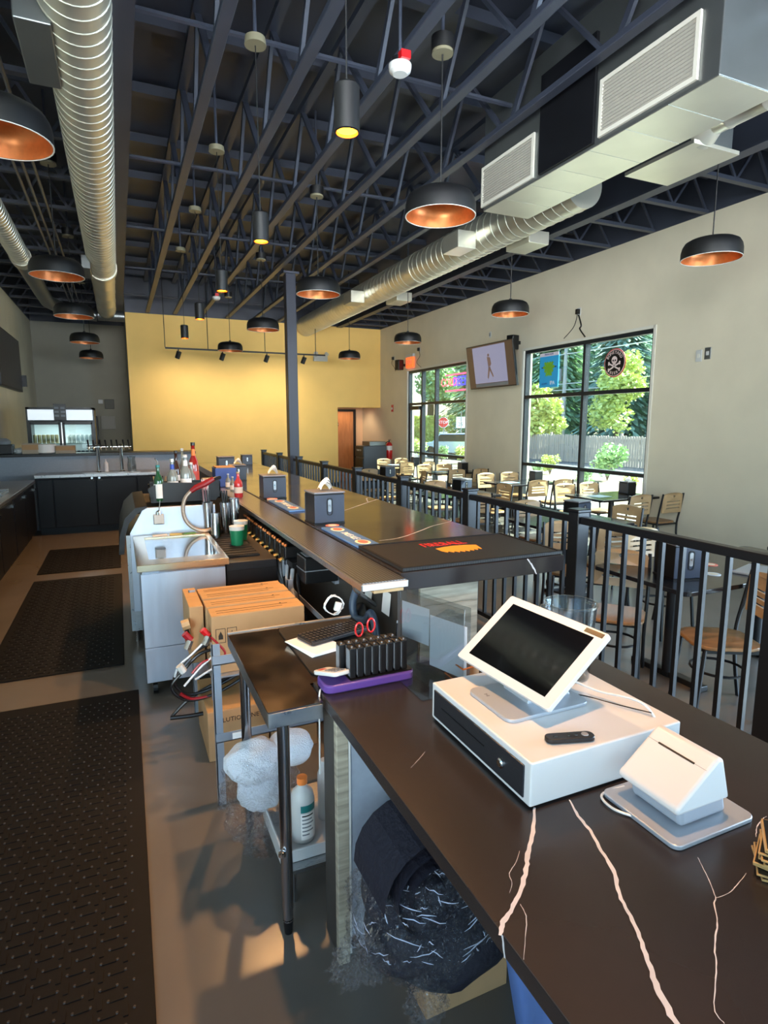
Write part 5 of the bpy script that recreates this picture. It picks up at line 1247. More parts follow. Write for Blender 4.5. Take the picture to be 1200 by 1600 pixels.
# rack frame
t = thing('carton_rack', 'galvanised steel angle rack frame carrying the cartons', 'rack', (.6, 3.1, 0))
m_ang = mat('rack_steel', (168, 176, 190), .35, metal=.6)
for x in (.325, .93):
    for y in (2.66, 3.62): MB().box(x, x+.036, y, y+.004, 0, .80).box(x, x+.004, y, y+.036, 0, .80).build('angle_post', m_ang, t, world=True)
for z in (.32, .70):
    for y in (2.655, 3.63): MB().box(.325, .966, y, y+.004, z, z+.045).box(.325, .966, y, y+.03, z, z+.004).build('cross_bar', m_ang, t, world=True)
    for x in (.966,): MB().box(x, x+.004, 2.66, 3.66, z, z+.035).build('side_bar', m_ang, t, world=True)
MB().box(.40, .44, 2.645, 2.65, .33, .36).build('paper_label', m_paper, t, world=True)
# cartons
def carton(lab, x0, x1, y0, y1, z0, z1, prints=True, rz=0, grp=None, txt=None):
    t = thing('carton', lab, 'box', ((x0+x1)/2, (y0+y1)/2, z0), rz, grp); w, d, h = (x1-x0)/2, (y1-y0)/2, z1-z0
    MB().box(-w, w, -d, d, 0, h).build('carton_body', m_card, t, bevel=.003, seg=1)
    MB().box(-w+.002, w-.002, -d+.002, -.001, h, h+.002).build('flap', m_cardt, t); MB().box(-w+.002, w-.002, .001, d-.002, h, h+.002).build('flap', m_cardt, t)
    if prints:
        for k, (a, b_) in enumerate(((-w*.9, -w*.45), (-w*.9, -w*.3))): MB().box(a+.01, b_+w*1.0, -d*.4+k*d*.5, -d*.34+k*d*.5, h+.002, h+.0028).build('print_line', m_ink, t)
        MB().lathe((w*.55, d*.3, h+.002), [(.006, 0), (.006, .0006)], 10).build('print_dot', m_ink, t)
    if txt: text(txt, .035, m_ink, t, (0, -d-.001, h*.8), (PI/2, 0, 0))
    return t, w, d, h
t, w, d, h = carton('open-ended brown carton in front on the rack, with printed boxes on its side', .385, .895, 3.12, 3.27, .46, .78, grp='cartons on the rack')
for k, x in enumerate((-.235, -.175)): MB().plate([(x, .17), (x+.052, .17), (x+.052, .25), (x, .25)], [[(x+.003, .173), (x+.049, .173), (x+.049, .247), (x+.003, .247)]], .001, axis='y', at=-d-.001).build('print_frame', m_ink, t)
for x0, x1 in ((.02, .07), (.075, .17), (.18, .195), (.20, .215)): MB().plate([(x0, .17), (x1, .17), (x1, .215), (x0, .215)], [[(x0+.003, .173), (x1-.003, .173), (x1-.003, .212), (x0+.003, .212)]], .001, axis='y', at=-d-.001).build('print_frame', m_ink, t)
for k in range(2): MB().prism([(-.209+k*.06-.012, .19), (-.209+k*.06+.012, .19), (-.209+k*.06+.012, .21), (-.209+k*.06, .235), (-.209+k*.06-.012, .21)], .001, axis='y', at=-d-.0015).build('print_symbol', m_ink, t)
carton('brown carton on the rack, second from the front', .38, .89, 3.28, 3.42, .46, .785, grp='cartons on the rack'); carton('brown carton on the rack, third from the front', .378, .888, 3.43, 3.57, .46, .79, grp='cartons on the rack'); carton('brown carton on the rack, rearmost against the steel cooler', .376, .886, 3.58, 3.70, .46, .78, grp='cartons on the rack')
for y in (3.12, 3.5): 
    pass
hs_ = thing('rack_shelf', 'steel shelf board carrying the row of cartons', 'shelf', (.63, 3.4, .45)); MB().box(-.26, .27, -.32, .31, 0, .009).build('shelf_board', m_ang, hs_)
for x in (-.25, .25):
    for y in (-.3, .29): MB().box(x-.01, x+.01, y-.01, y+.01, -.121, 0).build('leg', m_ang, hs_)
carton('narrow brown carton standing left of the carton row', .295, .370, 3.32, 3.72, .46, .785, False)
carton('brown carton with dark lettering on the floor inside the rack', .335, .66, 3.05, 3.5, .0, .28, False, txt='SOLUTIONS.NET'); carton('wide plain carton at the floor right of the lettered carton', .67, .92, 3.0, 3.45, 0, .26, False)
# ================================================================== BEHIND THE BAR
# floor mats
m_mat = mat('floor_rubber', (12, 11, 12), .65, spec=.25, var=.15, vscale=30)
def floor_mat(lab, x0, x1, y0, y1, rz=0, sp=.05):
    t = thing('floor_mat', lab, 'mat', ((x0+x1)/2, (y0+y1)/2, .001), rz, 'rubber mats in the bar aisle'); w, d = (x1-x0)/2, (y1-y0)/2
    MB().prism([(-w, -d), (w, -d), (w, d), (-w, d)], .009).build('mat_body', m_mat, t, bevel=.004)
    wv_ = MB(); st = MB(); nx = int((2*w-.1)/sp); ny = int((2*d-.1)/sp)
    for i in range(nx):
        for j in range(ny):
            x = -w+.06+sp*(i+.5*(j % 2)); y = -d+.06+sp*j
            if (i+j) % 2: wv_.box(x-sp*.42, x+sp*.42, y-sp*.14, y+sp*.14, .009, .0125)
            else: wv_.box(x-sp*.14, x+sp*.14, y-sp*.42, y+sp*.42, .009, .0125)
            st.lathe((x+sp*.5, y, .0095), [(.0055, 0), (.004, .004)], 6, cap0=False)
    wv_.build('weave_ribs', m_mat, t, kind='stuff', fixn=False)
    st.build('studs', mat('mat_stud', (58, 54, 52), .45), t, kind='stuff', fixn=False)
    return t
floor_mat('nearest black rubber floor mat with raised studs, lower left', -1.02, 0.0, .45, 4.14, -.008)
floor_mat('middle black rubber floor mat in the bar aisle', -.99, -.07, 4.64, 7.58, 0, .06); floor_mat('farthest black rubber floor mat before the end cabinets', -1.0, -.08, 7.93, 9.42, 0, .07)
m_cab = mat('cabinet_black', (13, 18, 28), .42, spec=.3, var=.1, vscale=2)
# left run of under-counter coolers
CXF = -1.27
k = 0
for i, (y0, y1, l) in enumerate([(4.6, 6.6, 'black under-counter cooler of the left run, nearest'), (6.62, 8.6, 'black under-counter cooler of the left run, middle'), (8.62, 10.6, 'black under-counter cooler of the left run, beside the corner')]):
    t = thing('back_bar_cooler', l, 'cooler', (-1.6, (y0+y1)/2, 0), 0, 'coolers along the left wall'); d = (y1-y0)/2
    MB().box(XL+1.6+.01, CXF+1.6-.03, -d, d, .1, .86).box(XL+1.6+.05, CXF+1.6-.08, -d+.02, d-.02, 0, .1).build('cooler_body', m_cab, t)
    for j in (0, 1):
        a = -d + j*d + .01; b = a + d - .02
        dd_ = MB().box(CXF+1.6-.03, CXF+1.6, a, b, .12, .84).build('door', m_cab, t, bevel=.006)
        MB().box(CXF+1.6, CXF+1.6+.03, b-.16, b-.03, .76, .79).build('handle', m_chrome, dd_, world=False).parent = dd_
t = thing('left_worktop', 'stainless worktop over the left run of black coolers', 'countertop', (-1.6, 7.6, .86)); MB().box(XL+1.62, CXF+1.6+.02, -3.0, 3.05, 0.001, .045).build('worktop', m_steelb, t, bevel=.004)
MB().box(XL+1.61, XL+1.63, -3.0, 3.05, .045, .14).build('upstand', m_steelb, t)
for h_ in [o for o in bpy.data.objects if o.name.startswith('handle') and o.parent and o.parent.name.startswith('door') and o.parent.parent and o.parent.parent.name.startswith('back_bar')]:
    h_.location = h_.location - h_.parent.location
t = thing('sheet_pan', 'stainless pan lying on the left worktop at the picture edge', 'pan', (-1.5, 8.6, .906)); MB().box(-.16, .16, -.25, .25, 0, .02).plate([(-.16, -.25), (.16, -.25), (.16, .25), (-.16, .25)], [[(-.145, -.235), (.145, -.235), (.145, .235), (-.145, .235)]], .03, axis='z', at=.02).build('pan_body', m_steel, t, bevel=.004)
# return run across the end
t = thing('end_cabinet', 'black two-door draught cooler across the end of the bar aisle', 'cooler', (-.4, 11.0, 0))
MB().box(-.86, .95, -.27, .28, .1, .925).box(-.84, .93, -.2, .25, 0, .1).build('cooler_body', m_cab, t)
for a, b in ((-.84, -.62), (-.61, .0), (.01, .62), (.63, .94)):
    d = MB().box(a, b, -.30, -.27, .12, .90).build('door', m_cab, t, bevel=.008)
for x in (-.06, .07): MB().box(x-.035, x+.035, -.33, -.30, .86, .885).build('handle', m_dark, t); 
for x in (-.05, .06): MB().lathe((0, 0, 0), [(.018, 0), (.018, .01)], 14).xf(Matrix.Translation((x, -.30, .905)) @ Matrix.Rotation(PI/2, 4, 'X')).build('door_lock', m_chrome, t)
t = thing('end_worktop', 'stainless drainer worktop carrying the two beer tap columns', 'countertop', (-.4, 11.0, .926)); MB().box(-.86, .96, -.33, .24, 0, .05).build('worktop', m_steelb, t, bevel=.004); MB().box(-.2, .7, -.2, .1, .05, .054).build('drip_grate', m_perf, t)
t = thing('end_ledge', 'raised bar ledge with blue-grey splashback across the aisle end', 'ledge', (-.5, 11.4, 0))
MB().box(XL+.51, 1.05, -.14, -.10, .93, 1.24).box(XL+.51, 1.7, -.1, .02, 0, 1.24).build('splash_wall', m_lam, t); MB().box(XL+.51, 1.75, -.18, .34, 1.24, 1.285).build('ledge_top', m_dark, t, bevel=.004)
MB().box(XL+.51, 1.7, .02, .3, 0, 1.24).build('guest_side_panel', m_darkpanel, t)
def tap(lab, q):
    p = yp(*q, 10.95); t = thing('beer_tap', lab, 'tap', (p.x, 10.95, .977))
    MB().lathe((0, 0, 0), [(.06, 0), (.05, .012), (.028, .02), (.026, .44), (.03, .46), (.0, .47)], 20, cap1=False).build('column', m_chrome, t, smooth=True)
    MB().cyl((-.16, 0, .42), (.16, 0, .42), .026, 14).build('cross_tube', m_chrome, t, smooth=True)
    for x in (-.13, -.05, .05, .13):
        f = MB().tube(bez([(x, -.02, .42), (x, -.07, .41), (x, -.085, .37)], 4), .011, 8).build('faucet', m_chrome, t, smooth=True); MB().cyl((x, -.045, .43), (x-.01, -.06, .54), .010, 8, r2=.016).build('tap_handle', m_dark, t, smooth=True)
tap('left chrome beer tap column at the end of the bar aisle', (155, 735)); tap('right chrome beer tap column at the end of the bar aisle', (191, 735))
def lathe_thing(nm, lab, cat, loc, prof, m, n=20, extra=None, grp=None):
    t = thing(nm, lab, cat, loc, 0, grp); MB().lathe((0, 0, 0), prof, n).build(nm.split('_')[-1] + '_body', m, t, smooth=True)
    if extra: extra(t)
    return t
p = yp(166, 733, 10.95); lathe_thing('squeeze_bottle', 'small clear squeeze bottle between the two beer taps', 'bottle', (p.x, 10.98, .982), [(.035, 0), (.035, .14), (.012, .17), (.005, .21)], mat('frosted', (190, 196, 206), .4))
p = yp(206, 730, 10.95); lathe_thing('glass_pitcher', 'clear glass pitcher right of the beer taps', 'pitcher', (p.x, 10.95, .982), [(.07, 0), (.075, .1), (.06, .2), (.07, .25), (.065, .25), (.055, .2), (.068, .1), (.062, .01)], m_acryl, 24)
# items on the raised ledge
LZ = 1.286
for l, x0, x1, h, m_ in [('grey carton on the ledge in front of the fridge, left', 36, 62, .17, mat('carton_grey', (158, 146, 130), .8)), ('long open grey carton on the ledge before the fridge', 88, 118, .13, MATS['carton_grey'])]:
    a = yp(x0, 706, 11.35); b = yp(x1, 706, 11.35); t = thing('small_carton', l, 'box', ((a.x+b.x)/2, 11.37, LZ)); w = (b.x-a.x)/2
    MB().box(-w, w, -.12, .12, 0, h).build('carton_body', m_, t, bevel=.004); MB().box(-w, w, -.125, -.12, h*.4, h*.9).build('flap', m_card, t)
a = yp(73, 706, 11.35); lathe_thing('paper_plates', 'stack of white paper plates on the ledge before the fridge', 'plates', (a.x, 11.35, LZ), [(.11, 0), (.15, .02), (.15, .15), (.14, .155)], m_paper, 28)
a = yp(3, 700, 11.3); t = thing('blender_base', 'black appliance with a grey top at the far left of the ledge', 'appliance', (a.x+.02, 11.35, LZ)); MB().box(-.18, .14, -.12, .12, 0, .16).build('appliance_body', m_black, t, bevel=.015); MB().lathe((0, 0, .16), [(.1, 0), (.11, .05), (.05, .1)], 18).build('appliance_top', m_gray, t, smooth=True)
a = yp(17, 703, 11.3); lathe_thing('wooden_muddler', 'small wooden peg standing on the ledge beside the black appliance', 'tool', (a.x, 11.3, LZ), [(.016, 0), (.02, .02), (.012, .12), (.018, .16)], m_wood, 12)
a = yp(30, 703, 11.3); o = blob('crumpled_bag', mat('bag_clear', (196, 200, 200), .35), None, (a.x, 11.35, LZ+.045), (.09, .07, .055), amp=.4, fs=3, seed=12); tag(o, 'crumpled pale plastic bag on the ledge between peg and carton', 'bag')

# ice bin
t = thing('ice_bin', 'stainless ice bin with framed glass lid and polished front, beside the cartons', 'ice bin', (.34, 4.5, 0))
MB().box(.075, .605, 4.0, 5.04, .09, .86).build('bin_body', m_steel, t, world=True, bevel=.006)
for z0, z1 in ((.10, .335), (.34, .835)): MB().box(.07, .60, 3.988, 4.0, z0, z1).build('front_sheet', m_sfront, t, world=True, bevel=.002)
fr2 = MB().plate([(.05, 3.97), (.625, 3.97), (.625, 5.04), (.05, 5.04)], [[(.13, 4.13), (.59, 4.13), (.59, 4.95), (.13, 4.95)]], .045, axis='z', at=.855).build('lid_frame', mat('lamplit_steel', (206, 190, 160), .25, metal=1), t, world=True, bevel=.003)  # gold lamplight is mixed into the frame colour
MB().box(.13, .59, 4.13, 4.95, .885, .890).build('lid_glass', m_acryl, t, world=True)
MB().box(.13, .59, 4.13, 4.95, .60, .62).build('bin_floor', m_steelb, t, world=True)
for x, y in ((.12, 4.05), (.56, 4.05), (.12, 4.98), (.56, 4.98)): MB().cyl((x-.015, y, .045), (x+.015, y, .045), .045, 14).box(x-.012, x+.012, y-.02, y+.02, .05, .09).build('caster', m_dark, t, world=True)
for i, (x, y) in enumerate(((.25, 4.5), (.36, 4.42), (.47, 4.6))): lathe_thing('bin_cup', ['steel cup lying in the ice bin, left', 'steel cup in the ice bin, middle', 'steel cup in the ice bin, right'][i], 'cup', (x, y, .621), [(.03, 0), (.045, .14), (.043, .14), (.028, .004)], m_steel)
t = thing('ice_scoop', 'clear plastic ice scoop lying on the bin floor under the glass lid', 'scoop', (.42, 4.8, .621)); MB().tube([(0, 0, .02), (.1, .05, .03), (.2-.05, .08, .05)], .02, 10, rs=[.03, .035, .01]).build('scoop_body', m_white, t, smooth=True)
t = thing('dark_cabinet', 'black under-bar station box right of the stainless ice bin', 'cabinet', (.79, 4.5, 0)); MB().box(.61, .96, 4.02, 5.15, .08, .855).build('cabinet_body', m_black, t, world=True, bevel=.006); MB().box(.65, .92, 4.1, 5.1, 0, .08).build('plinth', m_dark, t, world=True)
MB().box(.615, .955, 4.015, 4.02, .1, .80).build('front_panel', m_dark, t, world=True)
t = thing('drain_mat', 'black ribbed rubber drain mat under the cocktail shakers', 'mat', (.77, 4.75, .8565)); MB().box(-.155, .1, -.6, .35, 0, .012).build('mat_body', m_rubber, t)
for k in range(12): MB().box(-.15, .095, -.58+k*.08, -.55+k*.08, .012, .016).build('rib', m_rubber, t)
cards = [('green printed card leaning on the ice bin back edge', .47, mat('card_green', (104, 152, 66), .6)), ('yellow printed card on the ice bin back edge', .38, mat('card_yellow', (214, 196, 120), .6)), ('white envelope on the ice bin back edge', .25, m_paper)]
for l, x, m_ in cards:
    t = thing('printed_card', l, 'card', (x, 5.0, .9012), .05); MB().box(-.055, .055, -.04, .03, 0, .004).build('card_sheet', m_, t)
# hooded sink behind it
t = thing('hand_sink', 'tall stainless hooded sink unit with black curved side behind the ice bin', 'sink', (.34, 5.6, 0))
poly = [(.025, .27), (.605, .27), (.605, 1.0), (.70, 1.0), (.70, 1.12), (.17, 1.12), (.13, 1.10), (.03, .92)]
MB().prism(poly, .03, axis='y', at=5.07).build('hood_front', m_sfront, t, world=True, bevel=.003)
arc_ = [(.17, 1.13), (.08, 1.12), (0.0, 1.04), (-.045, .9), (-.06, .75), (-.02, .75), (-.005, .9), (.03, 1.0), (.1, 1.08), (.17, 1.09)]
MB().prism(arc_, 1.2, axis='y', at=5.09).build('roll_hood', m_black, t, world=True, smooth=True)
MB().box(.0, .62, 5.1, 6.3, .1, .9).build('sink_body', m_steelb, t, world=True); MB().box(.17, .70, 5.1, 6.3, .9, 1.1).build('upper_body', m_darkpanel, t, world=True)
for x in (.04, .56):
    for y in (5.14, 6.24): MB().cyl((x, y, 0), (x, y, .27), .02, 8).build('leg', m_steelb, t, world=True)
p = yp(248, 812, 5.03); t = thing('garnish_cup', 'white square cup with a bar spoon hooked on the stainless hood', 'cup', (p.x, 5.0365, 1.0-.01))
MB().plate(rrect(-.04, .04, -.033, .033, .012), [rrect(-.035, .035, -.028, .028, .01)], .075, axis='z').prism(rrect(-.04, .04, -.033, .033, .012), .006).build('cup_body', m_white, t, smooth=True)
MB().tube([(0, 0, .03), (.005, .0, .1), (.02, .01, .19)], .004, 6).build('spoon_handle', m_chrome, t, smooth=True); MB().lathe((0, 0, .07), [(.004, 0), (.025, .008), (.02, .03), (.004, .04)], 12).build('spoon_bowl', m_chrome, t, smooth=True)
# bottle rack on the hood
t = thing('bottle_rack', 'black sloping bottle holder standing on the stainless hood', 'rack', (.48, 5.4, 1.13))
MB().prism([(-.26, 0), (.26, 0), (.30, .07), (.24, .15), (-.20, .17), (-.29, .12)], .02, axis='y', at=-.12).build('rack_front', m_black, t); MB().prism([(-.26, 0), (.26, 0), (.26, .15), (-.26, .15)], .02, axis='y', at=.2).build('rack_back', m_black, t)
MB().box(-.26, .26, -.1, .2, 0, .012).build('rack_floor', m_black, t); MB().box(-.27, -.25, -.12, .22, 0, .1).build('rack_side', m_black, t)
m_bg = mat('bottle_green', (24, 74, 42), .08, coat=.4); m_bc = mat('bottle_clear', (176, 184, 180), .06, trans=.6, coat=.3); m_br = mat('bottle_red', (150, 30, 24), .1, coat=.4); m_bo = mat('label_orange', (226, 128, 60), .5)
m_blu = mat('label_blue', (40, 70, 160), .5); m_bb = mat('bottle_brown', (60, 34, 22), .1, coat=.3)
def bottle(lab, x, y, z, h, r, m, cap, lm=m_paper, lab_z=(.15, .45), neck=None, pourer=False, grp='bottles on the bar station', tilt=0):
    t = thing('bottle', lab, 'bottle', (x, y, z), 0, grp); t.rotation_euler = (0, tilt, 0)
    MB().lathe((0, 0, 0), [(r*.85, 0), (r, .01), (r, h*.55), (r*.85, h*.64), (r*.38, h*.76), (r*.34, h*.93), (r*.4, h*.94), (r*.4, h*.96)], 20).build('bottle_glass', m, t, smooth=True)
    if neck: MB().lathe((0, 0, h*.74), [(r*.42, 0), (r*.37, h*.14)], 16, False, False).build('neck_band', neck, t, smooth=True)
    MB().lathe((0, 0, h*lab_z[0]), [(r*1.01, 0), (r*1.01, h*(lab_z[1]-lab_z[0]))], 20, False, False).build('label', lm, t, smooth=True)
    MB().lathe((0, 0, h*.95), [(r*.42, 0), (r*.42, h*.06)], 14).build('cap', cap, t, smooth=True)
    if pourer: MB().tube([(0, 0, h), (0, 0, h+.03), (-.02, 0, h+.06)], .005, 6).build('pour_spout', m_chrome, t, smooth=True)
    return t
def bt_at(lab, x, y, Y, z, h, r, m, cap, **k): p = yp(x, y, Y); return bottle(lab, p.x, Y, z, h, r, m, cap, **k)
bt_at('dark green bottle with white oval label in the rack, nearest', 248, 760, 5.31, 1.143, .30, .040, m_bg, mat('teal_cap', (30, 120, 120), .4), lab_z=(.08, .48), pourer=True)
bt_at('clear bottle with blue neck band in the rack', 270, 750, 5.42, 1.143, .34, .045, m_bc, m_chrome, neck=m_blu)
bt_at('clear bottle with white label behind the blue-necked bottle', 290, 740, 5.50, 1.143, .37, .048, m_bc, m_white, neck=m_paper)
bt_at('tall red bottle with orange label and black cap, tallest of the group', 303, 735, 6.1, 1.101, .50, .05, m_br, m_dark, lm=mat('label_red', (190, 60, 40), .5), neck=m_bo)
bt_at('clear bottle with orange band below the tall red bottle', 299, 745, 5.72, 1.101, .33, .04, m_bc, m_white, lm=m_bo)
bt_at('brown bottle with round dark stopper at the back of the station', 276, 740, 6.15, 1.101, .42, .04, m_bb, m_dark)
bt_at('clear bottle with a white round stopper beside the brown bottle', 286, 738, 6.2, 1.101, .44, .036, m_bc, m_white)
t = thing('dark_basket', 'dark basket of small bar tools left of the bottle rack', 'basket', (.12, 6.9, 0)); 
t.location = (yp(252, 730, 6.0).x-.02, 6.0, 1.101)
MB().lathe((0, 0, 0), [(.08, 0), (.11, .12), (.105, .12), (.075, .005)], 18).build('basket_body', m_black, t, smooth=True)
for k in range(7): MB().cyl((-.05+k*.016, .02*math.sin(k), .02), (-.08+k*.027, .04*math.sin(k*2), .19), .007, 6).build('bar_tool', m_wood if k % 2 else m_dark, t)
# black organiser with handle hole, blue caddy
t = thing('bar_organiser', 'black plastic organiser with a handle hole behind the straws', 'organiser', (0, 0, 0)); p = yp(325, 740, 5.9); t.location = (.86, 6.3, 1.06)
t.location = (p.x-.045, 5.75, 1.101)
MB().plate(rrect(-.15, .12, 0, .17, .02), [rrect(-.12, -.03, .07, .12, .02)], .012, axis='y', at=-.1).box(-.15, .12, .1, .112, 0, .15).box(-.15, .12, -.1, .1, 0, .01).box(-.15, -.14, -.1, .1, 0, .15).box(.11, .12, -.1, .1, 0, .15).build('organiser_body', m_black, t)
t = thing('napkin_caddy', 'blue plastic caddy filled with brown napkins on the drip rail', 'caddy', (1.10, 7.1, 1.0595))
MB().plate([(-.12, -.13), (.12, -.13), (.12, .13), (-.12, .13)], [[(-.11, -.12), (.11, -.12), (.11, .12), (-.11, .12)]], .22, axis='z').box(-.12, .12, -.13, .13, 0, .01).build('caddy_body', mat('caddy_blue', (52, 80, 152), .4), t, bevel=.004); MB().box(-.108, .108, -.118, .118, .01, .232).build('napkins', m_card, t, bevel=.003)
# straws
p = yp(318, 790, 5.3); t = thing('straw_cup', 'clear cup of pink and white straws beside the soda gun', 'cup', (.61, 5.18, 1.0)); t.location = (p.x, 5.16, 1.121)
MB().lathe((0, 0, 0), [(.032, 0), (.04, .13), (.038, .13), (.030, .004)], 18).build('cup_body', m_acryl, t, smooth=True)
for k in range(14):
    a = k*2.4; r = .006+.0016*k; MB().cyl((r*math.cos(a)*.7, r*math.sin(a)*.7, .006), (r*math.cos(a)*1.1, r*math.sin(a)*1.1, .2+.01*math.sin(k)), .0045, 6).build('straw', [mat('straw_pink', (222, 150, 158), .5), m_paper][k % 2], t)
# soda gun
t = thing('soda_gun', 'soda gun with dark red handle and braided steel hose over the ice bin', 'soda gun', (.7, 5.2, 1.1)); 
hp_ = [yp(x, y, 5.0) for x, y in [(302, 764), (291, 776), (286, 792), (289, 810), (300, 823), (316, 829), (330, 827)]]
MB().tube(bez(hp_, 6), .016, 10).build('braided_hose', mat('braided_steel', (196, 176, 160), .3, metal=.8, var=.15, vscale=120), t, smooth=True, world=True)
MB().tube([yp(x, y, 5.0) for x, y in [(298, 768), (306, 762), (320, 756), (334, 748)]], .02, 10, rs=[.018, .024, .026, .02]).build('gun_handle', mat('dark_red', (130, 26, 30), .3, coat=.3), t, smooth=True, world=True)
MB().tube([yp(332, 749, 5.0), yp(344, 746, 5.05)], .014, 10).build('gun_nozzle', m_dark, t, smooth=True, world=True); MB().tube([yp(330, 827, 5.0), (.80, 5.1, .87)], .016, 8).build('hose_end', m_dark, t, smooth=True, world=True)
# shakers
for i, (x, y, h, r, l) in enumerate([(338, 840, .20, .042, 'nearest steel shaker tin on the drain mat, upside down'), (324, 832, .27, .046, 'tall steel shaker tin on the left of the drain mat'), (352, 832, .26, .044, 'steel shaker tin right of the nearest one'), (361, 826, .29, .045, 'tallest steel shaker tin beside the green containers')]):
    p = zp(x, y, .87); t = thing('shaker_tin', l, 'shaker', (p.x, min(p.y, 5.05), .873), 0, 'steel shakers on the drain mat')
    MB().lathe((0, 0, 0), [(r*1.0, 0), (r*.78, h), (r*.72, h), (0.004, h-.004)] if i == 0 else [(r*.72, 0), (r, h), (r*.96, h), (r*.7, .006)], 24, cap1=(i == 0)).build('tin_body', m_steel, t, smooth=True)
    if i in (1, 2):
        for k in range(3): MB().cyl((.005*k, 0, .01), (.02*k-.02, .01, h+.10), .006, 6).build('bar_tool', m_dark, t)
for i, (x, y, l) in enumerate([(371, 853, 'green plastic fruit container with white rim, front'), (377, 843, 'green plastic fruit container behind the front one')]):
    p = zp(x, y, .86); t = thing('green_container', l, 'container', (min(p.x, .9), p.y, .8566), 0, 'green containers by the shakers')
    MB().lathe((0, 0, 0), [(.045, 0), (.055, .13), (.052, .13), (.04, .006)], 20).build('container_body', mat('green_plastic', (20, 110, 74), .35), t, smooth=True); MB().lathe((0, 0, .13), [(.056, 0), (.058, .03), (.054, .03)], 20).build('white_rim', m_white, t, smooth=True)
# bottles on the drip rail
p = zp(373, 777, 1.0595); bottle('bottle of red syrup with clear shoulders on the drip rail', p.x, p.y, 1.0595, .25, .043, mat('syrup_red', (196, 60, 66), .08, coat=.3), m_wood, lab_z=(.18, .42), grp=None)
for i, (x, y, h, l) in enumerate([(357, 764, .17, 'small clear bottle with white label on the drip rail, left'), (364, 768, .16, 'small clear pink bottle on the drip rail, beside the syrup')]):
    p = zp(x, y, 1.0595); bottle(l, p.x, p.y, 1.0595, h, .03, m_bc, m_white, grp=None)
# syrup pump bank under the bar
t = thing('pump_bank', 'bank of black drink-line valves with brass caps under the drip rail', 'valves', (1.1, 4.5, .84))
m_brass = mat('brass', (196, 156, 92), .25, metal=.9)
for k in range(10):
    y = 5.35 - k*.155
    b_ = MB().box(.99, 1.21, y-.06, y+.06, .875, .955).build('valve_block', m_dark, t, world=True, bevel=.006)
    MB().box(.985, .995, y-.05, y+.05, .83, .94).build('valve_plate', m_black, b_, world=True)
    for dy in (-.03, .03): MB().cyl((1.0, y+dy, .955), (1.0, y+dy, .972), .012, 10).build('top_cap', m_copper, b_, world=True)
    MB().cyl((.96, y, .85), (.99, y, .862), .016, 12).build('brass_cap', m_brass, b_, world=True, smooth=True)
MB().box(1.0, 1.22, 3.75, 5.45, .835, .875).build('support_shelf', m_dark, t, world=True)
t = thing('valve_box', 'black stacked control box with labels at the near end of the valve bank', 'box', (1.12, 3.55, .80)); MB().box(-.12, .1, -.09, .09, 0, .17).build('box_body', m_dark, t, bevel=.008); MB().box(-.1, .06, -.06, .07, .17, .173).build('box_label', m_gray, t); MB().box(-.122, .1, -.092, .09, .08, .085).build('seam', m_gray, t)
MB().box(-.06, .09, .09, .22, 0, .12).build('wooden_block', m_card, t)
for y in (3.5,): MB().box(.09, .118, -.05, .05, -.03, .05).build('wall_bracket', m_ang, t)
t = thing('bracket_post', 'narrow steel post beside the tubes under the bar', 'post', (.99, 3.92, 0)); MB().box(-.015, .015, -.015, .015, 0, .86).build('post_body', m_ang, t)
m_tube = mat('grey_tube', (150, 152, 158), .4)
for k in range(7):
    y0 = 4.4 - k*.13; p = [(1.0, y0, .83), (.98+.02*math.sin(k), y0-.15, .7), (1.0+.02*k*.3, 3.55-.04*k+.1, .52-.01*k), (1.04+.02*k, 3.2+.03*k, .3), (1.1, 3.15+.02*k, .03)]
    tag(MB().tube(bez(p, 6), .011 + .003*(k % 2), 8).build('drink_line', m_tube if k % 3 else m_black, smooth=True), 'insulated drink line, %s of the bundle hanging below the valve bank' % ['rearmost', 'second', 'third', 'fourth', 'fifth', 'sixth', 'nearest'][k], 'hose', 'drink lines under the bar')
tag(MB().tube(bez([(1.215, 3.05, .93), (1.15, 3.02, .80), (1.15, 2.98, .72), (1.16, 2.86, .74), (1.16, 2.78, .80), (1.17, 2.74, .72), (1.18, 2.72, .5)], 8), .022, 12).build('drain_pipe', mat('pipe_blue', (70, 84, 104), .35), smooth=True), 'blue-grey bent drain pipe under the near end of the drip rail', 'pipe')
o = blob('hanging_cloth', m_dark, None, (1.185, 3.0, .62), (.03, .16, .16), amp=.2, fs=2, seed=21); tag(o, 'dark cloth hanging on the bar wall under the drip rail', 'cloth')
# hose tangle with red couplings
t = thing('hose_tangle', 'tangle of black and clear beer hoses with red couplings left of the cartons', 'hoses', (.2, 3.3, .3))
m_ch = mat('clear_hose', (190, 194, 200), .15, coat=.4); m_bh = mat('black_hose', (22, 20, 22), .3); m_rh = mat('red_hose', (150, 26, 34), .3)
def h(pts, r, m, Y=3.25, par=t, nm='hose'): return MB().tube(bez([yp(x, y, Y+(dy if False else 0)) for x, y in pts], 7), r, 8).build(nm, m, par, smooth=True, world=True)
h([(352, 1000), (318, 1010), (292, 1030), (272, 1062), (290, 1084), (330, 1076), (395, 1040)], .009, m_bh); h([(345, 1012), (312, 1022), (285, 1050), (268, 1075), (292, 1094), (340, 1082), (400, 1046)], .009, m_bh, 3.2)
h([(322, 1000), (300, 1022), (280, 1040), (273, 1058)], .0065, m_ch, 3.15); h([(338, 1022), (316, 1040), (300, 1058), (288, 1072)], .0065, m_ch, 3.12); h([(358, 1030), (330, 1046), (305, 1062)], .006, m_ch, 3.1)
